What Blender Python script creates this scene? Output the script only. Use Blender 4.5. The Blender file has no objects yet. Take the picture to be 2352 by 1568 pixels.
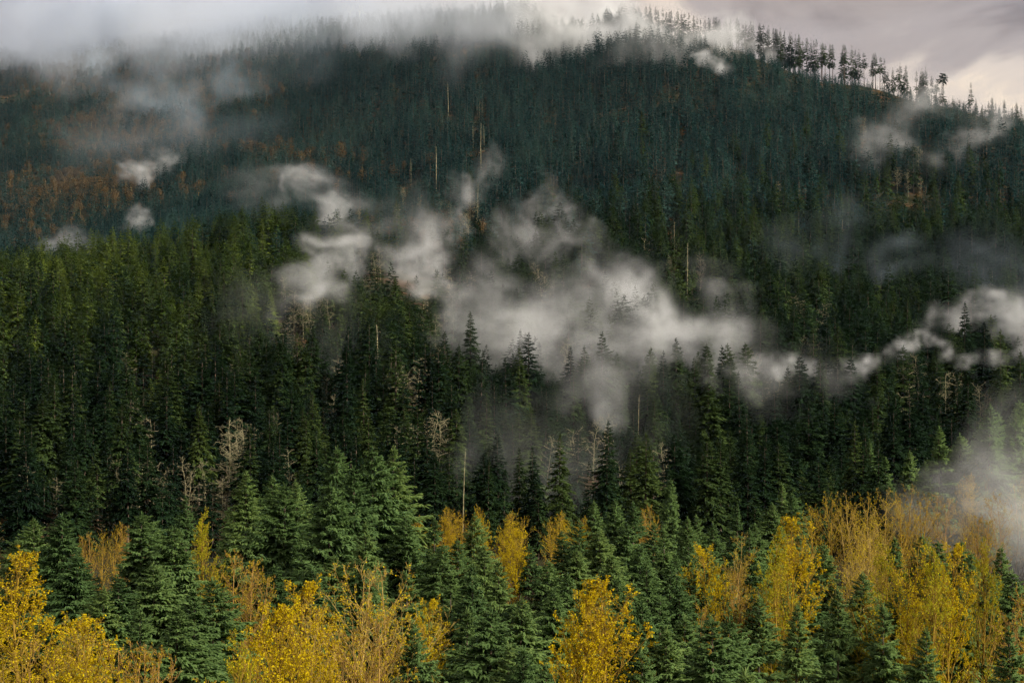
import bpy, bmesh, math
import numpy as np

# ------------------------------------------------------------------ camera, sky, sun, exposure
SC = bpy.context.scene
COL = SC.collection
W, H = 1024, 682
F = 1422.0                       # focal length in pixels of a 1024 wide frame (50 mm on 36 mm)
VH = 430.0                       # row of the horizon
cd = bpy.data.cameras.new('camera')
cd.sensor_width = 36.0
cd.lens = 36.0 * F / W
cd.shift_y = (VH - H / 2) / W
cd.clip_start, cd.clip_end = 1.0, 60000.0
cam = bpy.data.objects.new('camera', cd)
cam.rotation_euler = (math.pi / 2, 0, 0)
COL.objects.link(cam)
SC.camera = cam

SUN_EL, SUN_AZ = math.radians(34), math.radians(128)      # azimuth measured from +Y (view direction) towards +X
sun_dir = (math.sin(SUN_AZ) * math.cos(SUN_EL), math.cos(SUN_AZ) * math.cos(SUN_EL), math.sin(SUN_EL))
sl = bpy.data.lights.new('sun', 'SUN')
sl.energy = 4.8
sl.angle = math.radians(8)
sl.color = (1.0, 0.92, 0.75)
so = bpy.data.objects.new('sun', sl)
so.rotation_euler = (math.pi / 2 - SUN_EL, 0, math.pi - SUN_AZ)
so.location = (600, -200, 1500)
COL.objects.link(so)

wd = bpy.data.worlds.new('World')
SC.world = wd
wd.use_nodes = True
nt = wd.node_tree
nt.nodes.clear()


def N(tree, typ, **kw):
    n = tree.nodes.new(typ)
    for k, v in kw.items():
        if k.startswith('i_'):
            n.inputs[k[2:].replace('_', ' ')].default_value = v
        else:
            setattr(n, k, v)
    return n


def ramp(tree, stops, interp='EASE'):
    r = tree.nodes.new('ShaderNodeValToRGB')
    r.color_ramp.interpolation = interp
    e = r.color_ramp.elements
    while len(e) < len(stops):
        e.new(0.5)
    for el, (p, c) in zip(e, stops):
        el.position = p
        el.color = (*c, 1) if len(c) == 3 else c
    return r


L_ = nt.links.new
sky = N(nt, 'ShaderNodeTexSky', sky_type='NISHITA', sun_disc=False, sun_elevation=SUN_EL, sun_rotation=SUN_AZ)
bg1 = N(nt, 'ShaderNodeBackground', i_Strength=0.10)
L_(sky.outputs[0], bg1.inputs[0])
tc = N(nt, 'ShaderNodeTexCoord')
mp = N(nt, 'ShaderNodeMapping')
mp.inputs['Scale'].default_value = (1.0, 1.0, 2.6)
mp.inputs['Location'].default_value = (9.1, 1.1, 2.2)
L_(tc.outputs['Generated'], mp.inputs[0])
nz = N(nt, 'ShaderNodeTexNoise', i_Scale=4.6, i_Detail=7.0, i_Roughness=0.55, i_Distortion=0.5)
L_(mp.outputs[0], nz.inputs['Vector'])
nz2 = N(nt, 'ShaderNodeTexNoise', i_Scale=1.9, i_Detail=3.0, i_Roughness=0.5)
mp2 = N(nt, 'ShaderNodeMapping')
mp2.inputs['Scale'].default_value = (1.0, 1.0, 2.2)
mp2.inputs['Location'].default_value = (3.3, 1.7, 0.4)
L_(tc.outputs['Generated'], mp2.inputs[0])
L_(mp2.outputs[0], nz2.inputs['Vector'])
# overcast deck: grey-mauve bellies, cream where the light comes through
rc = ramp(nt, [(0.36, (0.24, 0.22, 0.245)), (0.48, (0.40, 0.375, 0.40)), (0.58, (0.66, 0.61, 0.59)), (0.66, (0.92, 0.82, 0.70))])
L_(nz.outputs[0], rc.inputs[0])
rc2 = ramp(nt, [(0.35, (0.80, 0.84, 0.95)), (0.62, (1.08, 1.00, 0.90))])
L_(nz2.outputs[0], rc2.inputs[0])
mx = N(nt, 'ShaderNodeMixRGB', blend_type='MULTIPLY', i_Fac=1.0)
L_(rc.outputs[0], mx.inputs[1])
L_(rc2.outputs[0], mx.inputs[2])
# an overcast sky is brighter overhead than at the horizon: (1 + 2 sin h) / 3
sx = N(nt, 'ShaderNodeSeparateXYZ')
L_(tc.outputs['Generated'], sx.inputs[0])
mr = N(nt, 'ShaderNodeMapRange', i_From_Min=0.0, i_From_Max=1.0, i_To_Min=0.66, i_To_Max=1.0)
L_(sx.outputs['Z'], mr.inputs[0])
bg2 = N(nt, 'ShaderNodeBackground')
L_(mx.outputs[0], bg2.inputs[0])
L_(mr.outputs[0], bg2.inputs[1])
cov = ramp(nt, [(0.30, (0.80, 0.80, 0.80)), (0.42, (1, 1, 1))])
L_(nz2.outputs[0], cov.inputs[0])
ms = N(nt, 'ShaderNodeMixShader')
L_(cov.outputs[0], ms.inputs[0])
L_(bg1.outputs[0], ms.inputs[1])
L_(bg2.outputs[0], ms.inputs[2])
wo = N(nt, 'ShaderNodeOutputWorld')
L_(ms.outputs[0], wo.inputs[0])

vs = SC.view_settings
vs.view_transform = 'Standard'
vs.look = 'None'
vs.exposure = 0.6
vs.gamma = 1.0
vs.use_curve_mapping = False
cy = SC.cycles
cy.max_bounces = 7
cy.diffuse_bounces = 2
cy.glossy_bounces = 1
cy.transmission_bounces = 3
cy.volume_bounces = 5
cy.transparent_max_bounces = 32
cy.volume_step_rate = 2.5
cy.volume_max_steps = 256
cy.use_denoising = True
cy.use_adaptive_sampling = True
cy.adaptive_threshold = 0.03
cy.adaptive_min_samples = 12
cy.sample_clamp_indirect = 3.0
cy.caustics_reflective = cy.caustics_refractive = False

# ------------------------------------------------------------------ noise and terrain functions


_NT = np.random.default_rng(1234).random((64, 64, 64)).astype(np.float32).ravel()


def vnoise(p, seed):
    """value noise, p (N,3) -> (N,) in 0..1"""
    p = np.asarray(p, dtype=np.float32) + np.float32((seed * 7.31) % 53)
    i = np.floor(p)
    f = p - i
    f = f * f * (3 - 2 * f)
    i = i.astype(np.int32) & 63
    j = (i + 1) & 63
    x0, x1 = i[:, 0], j[:, 0]
    y0, y1 = i[:, 1] << 6, j[:, 1] << 6
    z0, z1 = i[:, 2] << 12, j[:, 2] << 12
    fx, fy, fz = f[:, 0], f[:, 1], f[:, 2]

    def ln(y, z):
        a = _NT[x0 + y + z]
        return a + fx * (_NT[x1 + y + z] - a)
    a = ln(y0, z0)
    a = a + fy * (ln(y1, z0) - a)
    b = ln(y0, z1)
    b = b + fy * (ln(y1, z1) - b)
    return a + fz * (b - a)


def fbm(p, seed, octaves=4, gain=0.5):
    p = np.asarray(p, dtype=np.float64 if len(p) < 200000 else np.float32)
    a, s, t = 1.0, 0.0, 0.0
    for o in range(octaves):
        s = s + a * vnoise(p * (2.03 ** o) + 17.3 * o, seed + o)
        t += a
        a *= gain
    return s / t


# rows of the ground seen along sight lines: column (pixel), then (distance m, pixel row)
NEAR = [(60, -50.0), (150, -43.0), (250, -37.0), (330, -34.0), (430, -31.0)]      # valley floor, height in m
SLOPES = [
    (-420, [(520, 515), (700, 420), (900, 340), (1050, 310), (1300, 330), (1700, 310), (2100, 250), (2600, 190), (3100, 120), (3600, 70), (3900, 60)]),
    (0,    [(520, 505), (700, 415), (900, 330), (1050, 283), (1250, 305), (1650, 285), (2050, 243), (2450, 195), (2850, 140), (3250, 85), (3500, 62), (3700, 58)]),
    (130,  [(520, 505), (700, 415), (900, 328), (1100, 262), (1300, 280), (1650, 262), (2000, 225), (2400, 175), (2800, 118), (3150, 68), (3350, 48), (3500, 45)]),
    (270,  [(520, 505), (700, 418), (900, 330), (1150, 238), (1350, 246), (1600, 230), (1900, 200), (2300, 150), (2700, 92), (3000, 48), (3150, 32), (3300, 30)]),
    (340,  [(520, 505), (700, 425), (900, 342), (1150, 258), (1350, 246), (1550, 226), (1850, 190), (2200, 142), (2550, 90), (2850, 44), (3000, 28), (3150, 26)]),
    (430,  [(520, 502), (700, 425), (900, 345), (1150, 268), (1350, 240), (1550, 208), (1800, 165), (2100, 112), (2400, 66), (2650, 34), (2800, 20), (2950, 18)]),
    (530,  [(520, 500), (700, 425), (900, 348), (1150, 270), (1350, 226), (1550, 186), (1800, 138), (2050, 92), (2300, 50), (2500, 24), (2620, 14), (2750, 12)]),
    (653,  [(520, 498), (700, 422), (900, 345), (1150, 262), (1350, 210), (1550, 164), (1750, 118), (1950, 74), (2150, 36), (2250, 22), (2300, 20)]),
    (740,  [(520, 496), (700, 418), (900, 340), (1150, 256), (1350, 202), (1550, 152), (1750, 104), (1950, 62), (2050, 46), (2100, 44)]),
    (784,  [(520, 496), (700, 416), (900, 338), (1150, 254), (1350, 198), (1550, 148), (1750, 104), (1900, 75), (1960, 66), (2000, 65)]),
    (871,  [(520, 495), (700, 414), (900, 334), (1150, 252), (1350, 196), (1550, 148), (1700, 112), (1830, 86), (1880, 81)]),
    (958,  [(520, 495), (700, 412), (900, 328), (1150, 250), (1350, 196), (1550, 148), (1680, 120), (1760, 106), (1800, 105)]),
    (1024, [(520, 495), (700, 410), (900, 326), (1150, 250), (1350, 198), (1500, 160), (1620, 135), (1700, 125), (1740, 125)]),
    (1500, [(520, 495), (700, 410), (900, 330), (1150, 265), (1300, 235), (1420, 215), (1500, 210), (1560, 212)]),
]
SL_U = np.array([c[0] for c in SLOPES], float)
RIDGE_Y = np.array([c[1][-1][0] for c in SLOPES], float)
_ys = np.concatenate([np.arange(20, 500, 10), np.arange(500, 7000, 20)]).astype(float)
TAB = []
for u_, rows in SLOPES:
    yy = [a for a, b in NEAR] + [a for a, b in rows]
    zz = [b for a, b in NEAR] + [(VH - b) / F * a for a, b in rows]
    yr, zr = yy[-1], zz[-1]
    yy += [yr + 150, yr + 600, yr + 2500]
    zz += [zr - 40, zr - 260, zr - 600]
    t = np.interp(_ys, yy, zz)
    k = np.ones(5) / 5
    tp = np.pad(t, 2, mode='edge')
    TAB.append(np.convolve(tp, k, 'valid'))
TAB = np.array(TAB)
_ug = np.arange(-420, 1501, 10.0)
TABU = np.array([np.interp(_ug, SL_U, TAB[:, j]) for j in range(TAB.shape[1])]).T      # (u, y)
for _ in range(3):
    TABU[1:-1] = (TABU[:-2] + 2 * TABU[1:-1] + TABU[2:]) / 4


def ground(x, y, detail=True):
    x = np.asarray(x, float)
    y = np.asarray(y, float)
    yc = np.clip(y, 40, 6900)
    u = np.clip(512 + F * x / np.maximum(yc, 60), -420, 1490)
    fu = np.clip((u + 420) / 10, 0, len(_ug) - 1.001)
    iu = fu.astype(int)
    fu = fu - iu
    fy = np.interp(yc, _ys, np.arange(len(_ys)))
    fy = np.clip(fy, 0, len(_ys) - 1.001)
    iy = fy.astype(int)
    fy = fy - iy
    z = (TABU[iu, iy] * (1 - fu) * (1 - fy) + TABU[iu + 1, iy] * fu * (1 - fy)
         + TABU[iu, iy + 1] * (1 - fu) * fy + TABU[iu + 1, iy + 1] * fu * fy)
    if detail:
        sh = x.shape
        p = np.stack([x.ravel() / 150, y.ravel() / 190, 0 * x.ravel()], 1)
        n = (fbm(p, 5, 3) - 0.5).reshape(sh)
        z = z + n * 60 * np.clip((y - 430) / 400, 0, 1) * np.clip((1.25 - y / 2600), 0.35, 1) * np.clip((np.interp(u, SL_U, RIDGE_Y) - y) / 350, 0.04, 1)
    return z


def ray_ground(u, v, lift=0.0, y0=200.0, y1=4200.0):
    """distance at which the sight line through pixel (u, v) meets the ground raised by lift"""
    ys = np.arange(y0, y1, 6.0)
    x = (u - 512) / F * ys
    z = (VH - v) / F * ys
    g = ground(x, ys) + lift
    hit = np.nonzero(z <= g)[0]
    return float(ys[hit[0]]) if len(hit) else float(y1)


def ridge_y(u):
    return np.interp(u, SL_U, RIDGE_Y)


def pix(x, y, z):
    return 512 + F * x / y, VH - F * z / y


# ------------------------------------------------------------------ mesh helpers


def mesh_from(name, V, faces_list, mats, rnd=None, nrm=None):
    """faces_list: list of (faces array (n,k), material index)"""
    me = bpy.data.meshes.new(name)
    loops, starts, mi, tot = [], [], [], 0
    for fa, m in faces_list:
        if len(fa) == 0:
            continue
        n, k = fa.shape
        loops.append(fa.ravel())
        starts.append(tot + np.arange(n) * k)
        mi.append(np.full(n, m))
        tot += n * k
    loops = np.concatenate(loops).astype(np.int32)
    starts = np.concatenate(starts).astype(np.int32)
    mi = np.concatenate(mi).astype(np.int32)
    me.vertices.add(len(V))
    me.vertices.foreach_set('co', np.asarray(V, np.float32).ravel())
    me.loops.add(len(loops))
    me.loops.foreach_set('vertex_index', loops)
    me.polygons.add(len(starts))
    me.polygons.foreach_set('loop_start', starts)
    me.polygons.foreach_set('material_index', mi)
    for m in mats:
        me.materials.append(m)
    if rnd is not None:
        at = me.attributes.new('rnd', 'FLOAT', 'POINT')
        at.data.foreach_set('value', np.asarray(rnd, np.float32))
    me.update(calc_edges=True)
    if nrm is not None:
        me.polygons.foreach_set('use_smooth', np.ones(len(starts), bool))
        me.normals_split_custom_set_from_vertices(nrm)
    return me


def norm(a):
    return a / np.maximum(np.linalg.norm(a, axis=-1, keepdims=True), 1e-9)


def tubes(P, R, k=3):
    """P (n,m,3) polylines, R (n,m) radii -> verts, quads"""
    n, m, _ = P.shape
    T = np.empty_like(P)
    T[:, 1:-1] = P[:, 2:] - P[:, :-2]
    T[:, 0] = P[:, 1] - P[:, 0]
    T[:, -1] = P[:, -1] - P[:, -2]
    T = norm(T)
    ref = np.where(np.abs(T[..., 2:3]) > 0.9, np.array([1.0, 0, 0]), np.array([0, 0, 1.0]))
    ref = np.broadcast_to(ref[:, :1], T.shape)
    A = norm(np.cross(T, ref))
    B = np.cross(T, A)
    an = np.arange(k) / k * 2 * np.pi
    V = P[:, :, None] + R[:, :, None, None] * (np.cos(an)[None, None, :, None] * A[:, :, None] + np.sin(an)[None, None, :, None] * B[:, :, None])
    idx = np.arange(n * m * k).reshape(n, m, k)
    a = idx[:, :-1]
    b = idx[:, 1:]
    Q = np.stack([a, np.roll(a, -1, 2), np.roll(b, -1, 2), b], -1).reshape(-1, 4)
    return V.reshape(-1, 3), Q


def outward(V, Q, nb, c):
    """wind the sprays so that they face out of the crown, and shade them by the crown's own roundness
    V in groups of 4, nb (n,3) outward direction of each spray, c blend with the spray's own normal"""
    g = np.cross(V[Q[:, 2]] - V[Q[:, 0]], V[Q[:, 3]] - V[Q[:, 1]])
    g = norm(g)
    fl = (g * nb).sum(1) < 0
    Q = Q.copy()
    Q[fl] = Q[fl][:, ::-1]
    g[fl] *= -1
    n = norm(nb * c + g * (1 - c))
    return Q, np.repeat(n, 4, 0)


def blades(B, D, Ln, Wd, roll, sag, rng):
    """rhombic sprays: base B, direction D, length, width -> verts, quads, random value"""
    n = len(B)
    up = np.tile([0, 0, 1.0], (n, 1))
    S = norm(np.cross(D, up) + 1e-6)
    U = np.cross(S, D)
    S = S * np.cos(roll)[:, None] + U * np.sin(roll)[:, None]
    mid = B + D * (Ln * 0.55)[:, None]
    tip = B + D * Ln[:, None]
    tip[:, 2] -= sag * Ln
    V = np.stack([B, mid + S * (Wd / 2)[:, None], tip, mid - S * (Wd / 2)[:, None]], 1).reshape(-1, 3)
    Q = np.arange(n * 4).reshape(n, 4)
    return V, Q, np.repeat(rng.random(n), 4)


# ------------------------------------------------------------------ materials


def foliage(name, stops, trans=0.0, spread=0.45, rough=0.75, trans_col=None, patch=None):
    m = bpy.data.materials.new(name)
    m.use_nodes = True
    t = m.node_tree
    t.nodes.clear()
    oi = N(t, 'ShaderNodeObjectInfo')
    r = ramp(t, stops, 'LINEAR')
    at = N(t, 'ShaderNodeAttribute', attribute_name='rnd')
    # tree-to-tree colour, and spray-to-spray variation in the tree
    ma = N(t, 'ShaderNodeMath', operation='MULTIPLY_ADD')
    ma.inputs[1].default_value = spread
    L = t.links.new
    L(at.outputs['Fac'], ma.inputs[0])
    mb = N(t, 'ShaderNodeMath', operation='MULTIPLY_ADD')
    mb.inputs[1].default_value = 1.0 - spread
    mb.inputs[2].default_value = 0.0
    L(oi.outputs['Random'], mb.inputs[0])
    L(mb.outputs[0], ma.inputs[2])
    if patch:        # stands of different age and kind
        vm = N(t, 'ShaderNodeVectorMath', operation='SCALE')
        vm.inputs['Scale'].default_value = patch
        L(oi.outputs['Location'], vm.inputs[0])
        pn = N(t, 'ShaderNodeTexNoise', i_Scale=1.0, i_Detail=3.0, i_Roughness=0.6)
        L(vm.outputs[0], pn.inputs['Vector'])
        pm = N(t, 'ShaderNodeMapRange', i_From_Min=0.3, i_From_Max=0.7, i_To_Min=-0.38, i_To_Max=0.38)
        L(pn.outputs[0], pm.inputs[0])
        ad = N(t, 'ShaderNodeMath', operation='ADD')
        L(ma.outputs[0], ad.inputs[0])
        L(pm.outputs[0], ad.inputs[1])
        L(ad.outputs[0], r.inputs[0])
    else:
        L(ma.outputs[0], r.inputs[0])
    d = N(t, 'ShaderNodeBsdfPrincipled', i_Roughness=rough)
    d.inputs['Specular IOR Level'].default_value = 0.08
    L(r.outputs[0], d.inputs['Base Color'])
    out = N(t, 'ShaderNodeOutputMaterial')
    if trans > 0:
        tr = N(t, 'ShaderNodeBsdfTranslucent')
        L(r.outputs[0], tr.inputs[0])
        mxs = N(t, 'ShaderNodeMixShader', i_Fac=trans)
        L(d.outputs[0], mxs.inputs[1])
        L(tr.outputs[0], mxs.inputs[2])
        L(mxs.outputs[0], out.inputs[0])
    else:
        L(d.outputs[0], out.inputs[0])
    return m


def bark(name, c1, c2, scale=3.0):
    m = bpy.data.materials.new(name)
    m.use_nodes = True
    t = m.node_tree
    t.nodes.clear()
    tc_ = N(t, 'ShaderNodeTexCoord')
    mp_ = N(t, 'ShaderNodeMapping')
    mp_.inputs['Scale'].default_value = (1, 1, 0.25)
    n_ = N(t, 'ShaderNodeTexNoise', i_Scale=scale, i_Detail=5.0)
    r = ramp(t, [(0.35, c1), (0.65, c2)])
    d = N(t, 'ShaderNodeBsdfPrincipled', i_Roughness=0.85)
    d.inputs['Specular IOR Level'].default_value = 0.2
    out = N(t, 'ShaderNodeOutputMaterial')
    L = t.links.new
    L(tc_.outputs['Object'], mp_.inputs[0])
    L(mp_.outputs[0], n_.inputs['Vector'])
    L(n_.outputs[0], r.inputs[0])
    L(r.outputs[0], d.inputs['Base Color'])
    L(d.outputs[0], out.inputs[0])
    return m


M_FIR = foliage('young fir needles', [(0.0, (0.060, 0.114, 0.042)), (0.5, (0.124, 0.202, 0.066)), (1.0, (0.215, 0.290, 0.084))], 0.45)
M_OLD = foliage('old conifer needles', [(0.0, (0.005, 0.015, 0.007)), (0.5, (0.014, 0.033, 0.012)), (1.0, (0.060, 0.090, 0.022))], 0.30, 0.28, patch=0.008)  # old forest green, darkened further to paint in the slope's cloud shade
M_SPUR = foliage('sunlit-toned spur needles', [(0.0, (0.018, 0.036, 0.008)), (0.5, (0.048, 0.078, 0.015)), (1.0, (0.130, 0.172, 0.028))], 0.35, 0.28, patch=0.01)  # sunlight on the left spur crest, painted as a lighter needle colour
M_FAR = foliage('upper slope needles', [(0.0, (0.005, 0.025, 0.025)), (0.5, (0.013, 0.047, 0.046)), (1.0, (0.045, 0.092, 0.075))], 0.30, 0.28, patch=0.004)  # cloud shade of the upper slopes is put into this dark teal
M_GOLD = foliage('golden leaves', [(0.0, (0.360, 0.230, 0.004)), (0.5, (0.600, 0.450, 0.005)), (1.0, (0.720, 0.620, 0.012))], 0.42, 0.6)
M_OLIVE = foliage('yellow green leaves', [(0.0, (0.220, 0.200, 0.008)), (0.5, (0.380, 0.360, 0.012)), (1.0, (0.540, 0.500, 0.022))], 0.42, 0.6)
M_RUST = foliage('orange brown leaves', [(0.0, (0.220, 0.140, 0.008)), (0.5, (0.380, 0.270, 0.010)), (1.0, (0.520, 0.410, 0.018))], 0.35, 0.6)
M_FARB = foliage('faded brown leaves', [(0.0, (0.046, 0.030, 0.016)), (0.5, (0.074, 0.048, 0.022)), (1.0, (0.105, 0.070, 0.028))], 0.0, 0.4)
M_BARK = bark('conifer bark', (0.055, 0.040, 0.028), (0.13, 0.10, 0.075))
M_PALE = bark('pale bark', (0.20, 0.13, 0.03), (0.42, 0.30, 0.09))
M_TWIG = bark('golden twigs', (0.15, 0.09, 0.012), (0.34, 0.22, 0.03))
M_DEAD = bark('weathered dead wood', (0.12, 0.11, 0.06), (0.34, 0.30, 0.18))
M_RED = bark('red brown twigs', (0.20, 0.11, 0.03), (0.36, 0.22, 0.06))

# ------------------------------------------------------------------ tree generators (unit: metres, base at origin)


def trunk_mesh(name, Hh, r, rng, mat, k=7, top=0.02, bend=0.0):
    m = 9
    s = np.linspace(0, 1, m)
    P = np.zeros((1, m, 3))
    P[0, :, 2] = -1.5 + s * (Hh + 1.5)
    ph = rng.random() * 6.28
    P[0, :, 0] = bend * Hh * np.sin(s * 2.2) * math.cos(ph)
    P[0, :, 1] = bend * Hh * np.sin(s * 2.2) * math.sin(ph)
    R = (r * (1 - s) ** 0.8 + top)[None]
    R[0, 0] *= 1.3
    V, Q = tubes(P, R, k)
    return mesh_from(name, V, [(Q, 0)], [mat])


def conifer_crown(rng, Hh, R, base, nb, ns, power=0.9, droop=0.35, wide=0.34, sl=0.42, topup=0.9, lowup=-0.1, gap=0.0, flat=0.0, tiers=0, roll=0.4):
    t = base + (1 - base) * (np.arange(nb) + rng.random(nb)) / nb
    if tiers:
        t = base + (1 - base) * ((np.floor((t - base) / (1 - base) * tiers) + rng.normal(0.5, 0.26, nb)) / tiers)
    t = np.clip(t, base, 0.99)
    t = np.minimum(t, 0.992)
    if gap:
        keep = fbm(np.stack([t * 14, 0 * t, 0 * t], 1), int(rng.integers(999)), 2) > gap
        t = t[keep]
        nb = len(t)
    q = (t - base) / (1 - base)
    prof = (1 - q) ** power * np.minimum(1, 0.62 + q * 3.0)
    # whorls: branch lengths vary in tiers and by side
    az = np.arange(nb) * 2.39996 + rng.normal(0, 0.35, nb)
    side = 1 + 0.22 * np.sin(az * 1 + rng.random() * 6.28) + 0.12 * np.sin(az * 2 + q * 9)
    Lb = R * prof * rng.uniform(0.55, 1.18, nb) * side + 0.25 + flat * R * (q > 0.9)
    el = lowup + (topup - lowup) * q ** 1.6 + rng.normal(0, 0.10, nb)
    hd = np.stack([np.cos(az), np.sin(az), 0 * az], 1)
    j = (np.arange(ns) + rng.random((nb, ns))) / ns
    s = 0.10 + 0.90 * j ** 0.85
    dr = droop * (1 - 0.75 * q) * rng.uniform(0.5, 1.6, nb)

    def at(s_):
        zz = Lb[:, None] * (s_ * np.tan(np.clip(el, -0.7, 1.15))[:, None] - dr[:, None] * s_ ** 2 + 0.5 * dr[:, None] * s_ ** 4)
        p = hd[:, None] * (Lb[:, None] * s_)[..., None]
        p[..., 2] = (t * Hh)[:, None] + zz
        return p
    Bp = at(s)
    sgn = np.where((np.arange(ns) % 2)[None] == 0, 1.0, -1.0) * np.ones((nb, 1))
    ang = az[:, None] + sgn * rng.uniform(0.35, 1.05, (nb, ns)) * (1 - 0.45 * s)
    dz = np.tan(np.clip(el, -0.5, 1.0))[:, None] * 0.6 - dr[:, None] * s * 0.9 + rng.normal(0, 0.20, (nb, ns))
    D = norm(np.stack([np.cos(ang), np.sin(ang), dz], -1))
    Ln = (Lb[:, None] * sl * (1.05 - 0.6 * s) * rng.uniform(0.6, 1.25, (nb, ns)) + 0.14)
    Wd = Ln * wide * rng.uniform(0.7, 1.3, (nb, ns)) + 0.05
    V, Q, rn = blades(Bp.reshape(-1, 3), D.reshape(-1, 3), Ln.ravel(), Wd.ravel(), rng.normal(0, roll, nb * ns), rng.uniform(0.05, 0.35, nb * ns), rng)
    # each bough is a rounded plate: faces up at its ridge, out at its tip
    oh = norm(hd[:, None] * 0.9 + 0.5 * np.stack([np.cos(ang), np.sin(ang), 0 * ang], -1))
    nb3 = norm(oh * (0.30 + 0.75 * s)[..., None] + np.array([0, 0, 0.75]) + 0 * D).reshape(-1, 3)
    Q, nn = outward(V, Q, nb3, 0.72)
    # leader
    nl = 14
    lz = np.linspace(0.955, 1.0, nl) * Hh
    la = rng.random(nl) * 6.28
    Dl = norm(np.stack([np.cos(la) * 0.45, np.sin(la) * 0.45, np.ones(nl)], 1))
    V2, Q2, r2 = blades(np.stack([0 * lz, 0 * lz, lz], 1), Dl, np.full(nl, 0.04 * Hh * 0.6 + 0.2), np.full(nl, 0.13), rng.normal(0, 1, nl), np.zeros(nl), rng)
    Q2, n2 = outward(V2, Q2, norm(Dl + np.array([0, 0, 0.5])), 0.6)
    Q2 = Q2 + len(V)
    return np.concatenate([V, V2]), np.concatenate([Q, Q2]), np.concatenate([rn, r2]), np.concatenate([nn, n2])


def grow(P, R, nc, s0, s1, ang, ratio, m, rng, up=0.3, wig=0.08, lfun=None, rr=0.55):
    """children of the polylines P (n,mp,3)"""
    n, mp_, _ = P.shape
    s = s0 + (s1 - s0) * (np.arange(nc)[None] + rng.random((n, nc))) / nc
    f = s * (mp_ - 1)
    i = np.minimum(f.astype(int), mp_ - 2)
    f = (f - i)[..., None]
    a = np.take_along_axis(P, i[..., None].repeat(3, -1), 1)
    b = np.take_along_axis(P, (i + 1)[..., None].repeat(3, -1), 1)
    B = a * (1 - f) + b * f
    T = norm(b - a)
    rp = np.take_along_axis(R, i, 1) * (1 - f[..., 0]) + np.take_along_axis(R, i + 1, 1) * f[..., 0]
    Lp = np.linalg.norm(P[:, 1:] - P[:, :-1], axis=-1).sum(1)
    ref = np.where(np.abs(T[..., 2:3]) > 0.9, np.array([1.0, 0, 0]), np.array([0, 0, 1.0]))
    A = norm(np.cross(T, ref))
    C = np.cross(T, A)
    az = (np.arange(nc)[None] * 2.39996 + rng.random((n, 1)) * 6.28) + rng.normal(0, 0.4, (n, nc))
    an = ang * rng.uniform(0.7, 1.25, (n, nc))
    D = T * np.cos(an)[..., None] + (A * np.cos(az)[..., None] + C * np.sin(az)[..., None]) * np.sin(an)[..., None]
    Ln = Lp[:, None] * ratio * rng.uniform(0.65, 1.25, (n, nc)) * (lfun(s) if lfun else (1.1 - 0.6 * s))
    q = np.linspace(0, 1, m)
    B = B.reshape(-1, 3)
    D = norm(D.reshape(-1, 3))
    Ln = Ln.ravel()
    out = np.empty((len(B), m, 3))
    pt = B.copy()
    d = D.copy()
    for kk in range(m):
        out[:, kk] = pt
        d = norm(d + np.array([0, 0, up / m]) + rng.normal(0, wig, d.shape))
        pt = pt + d * (Ln / (m - 1))[:, None]
    Rr = np.maximum(rp.ravel() * rr, 0.010)[:, None] * (1 - 0.72 * q)[None]
    return out, Rr


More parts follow.
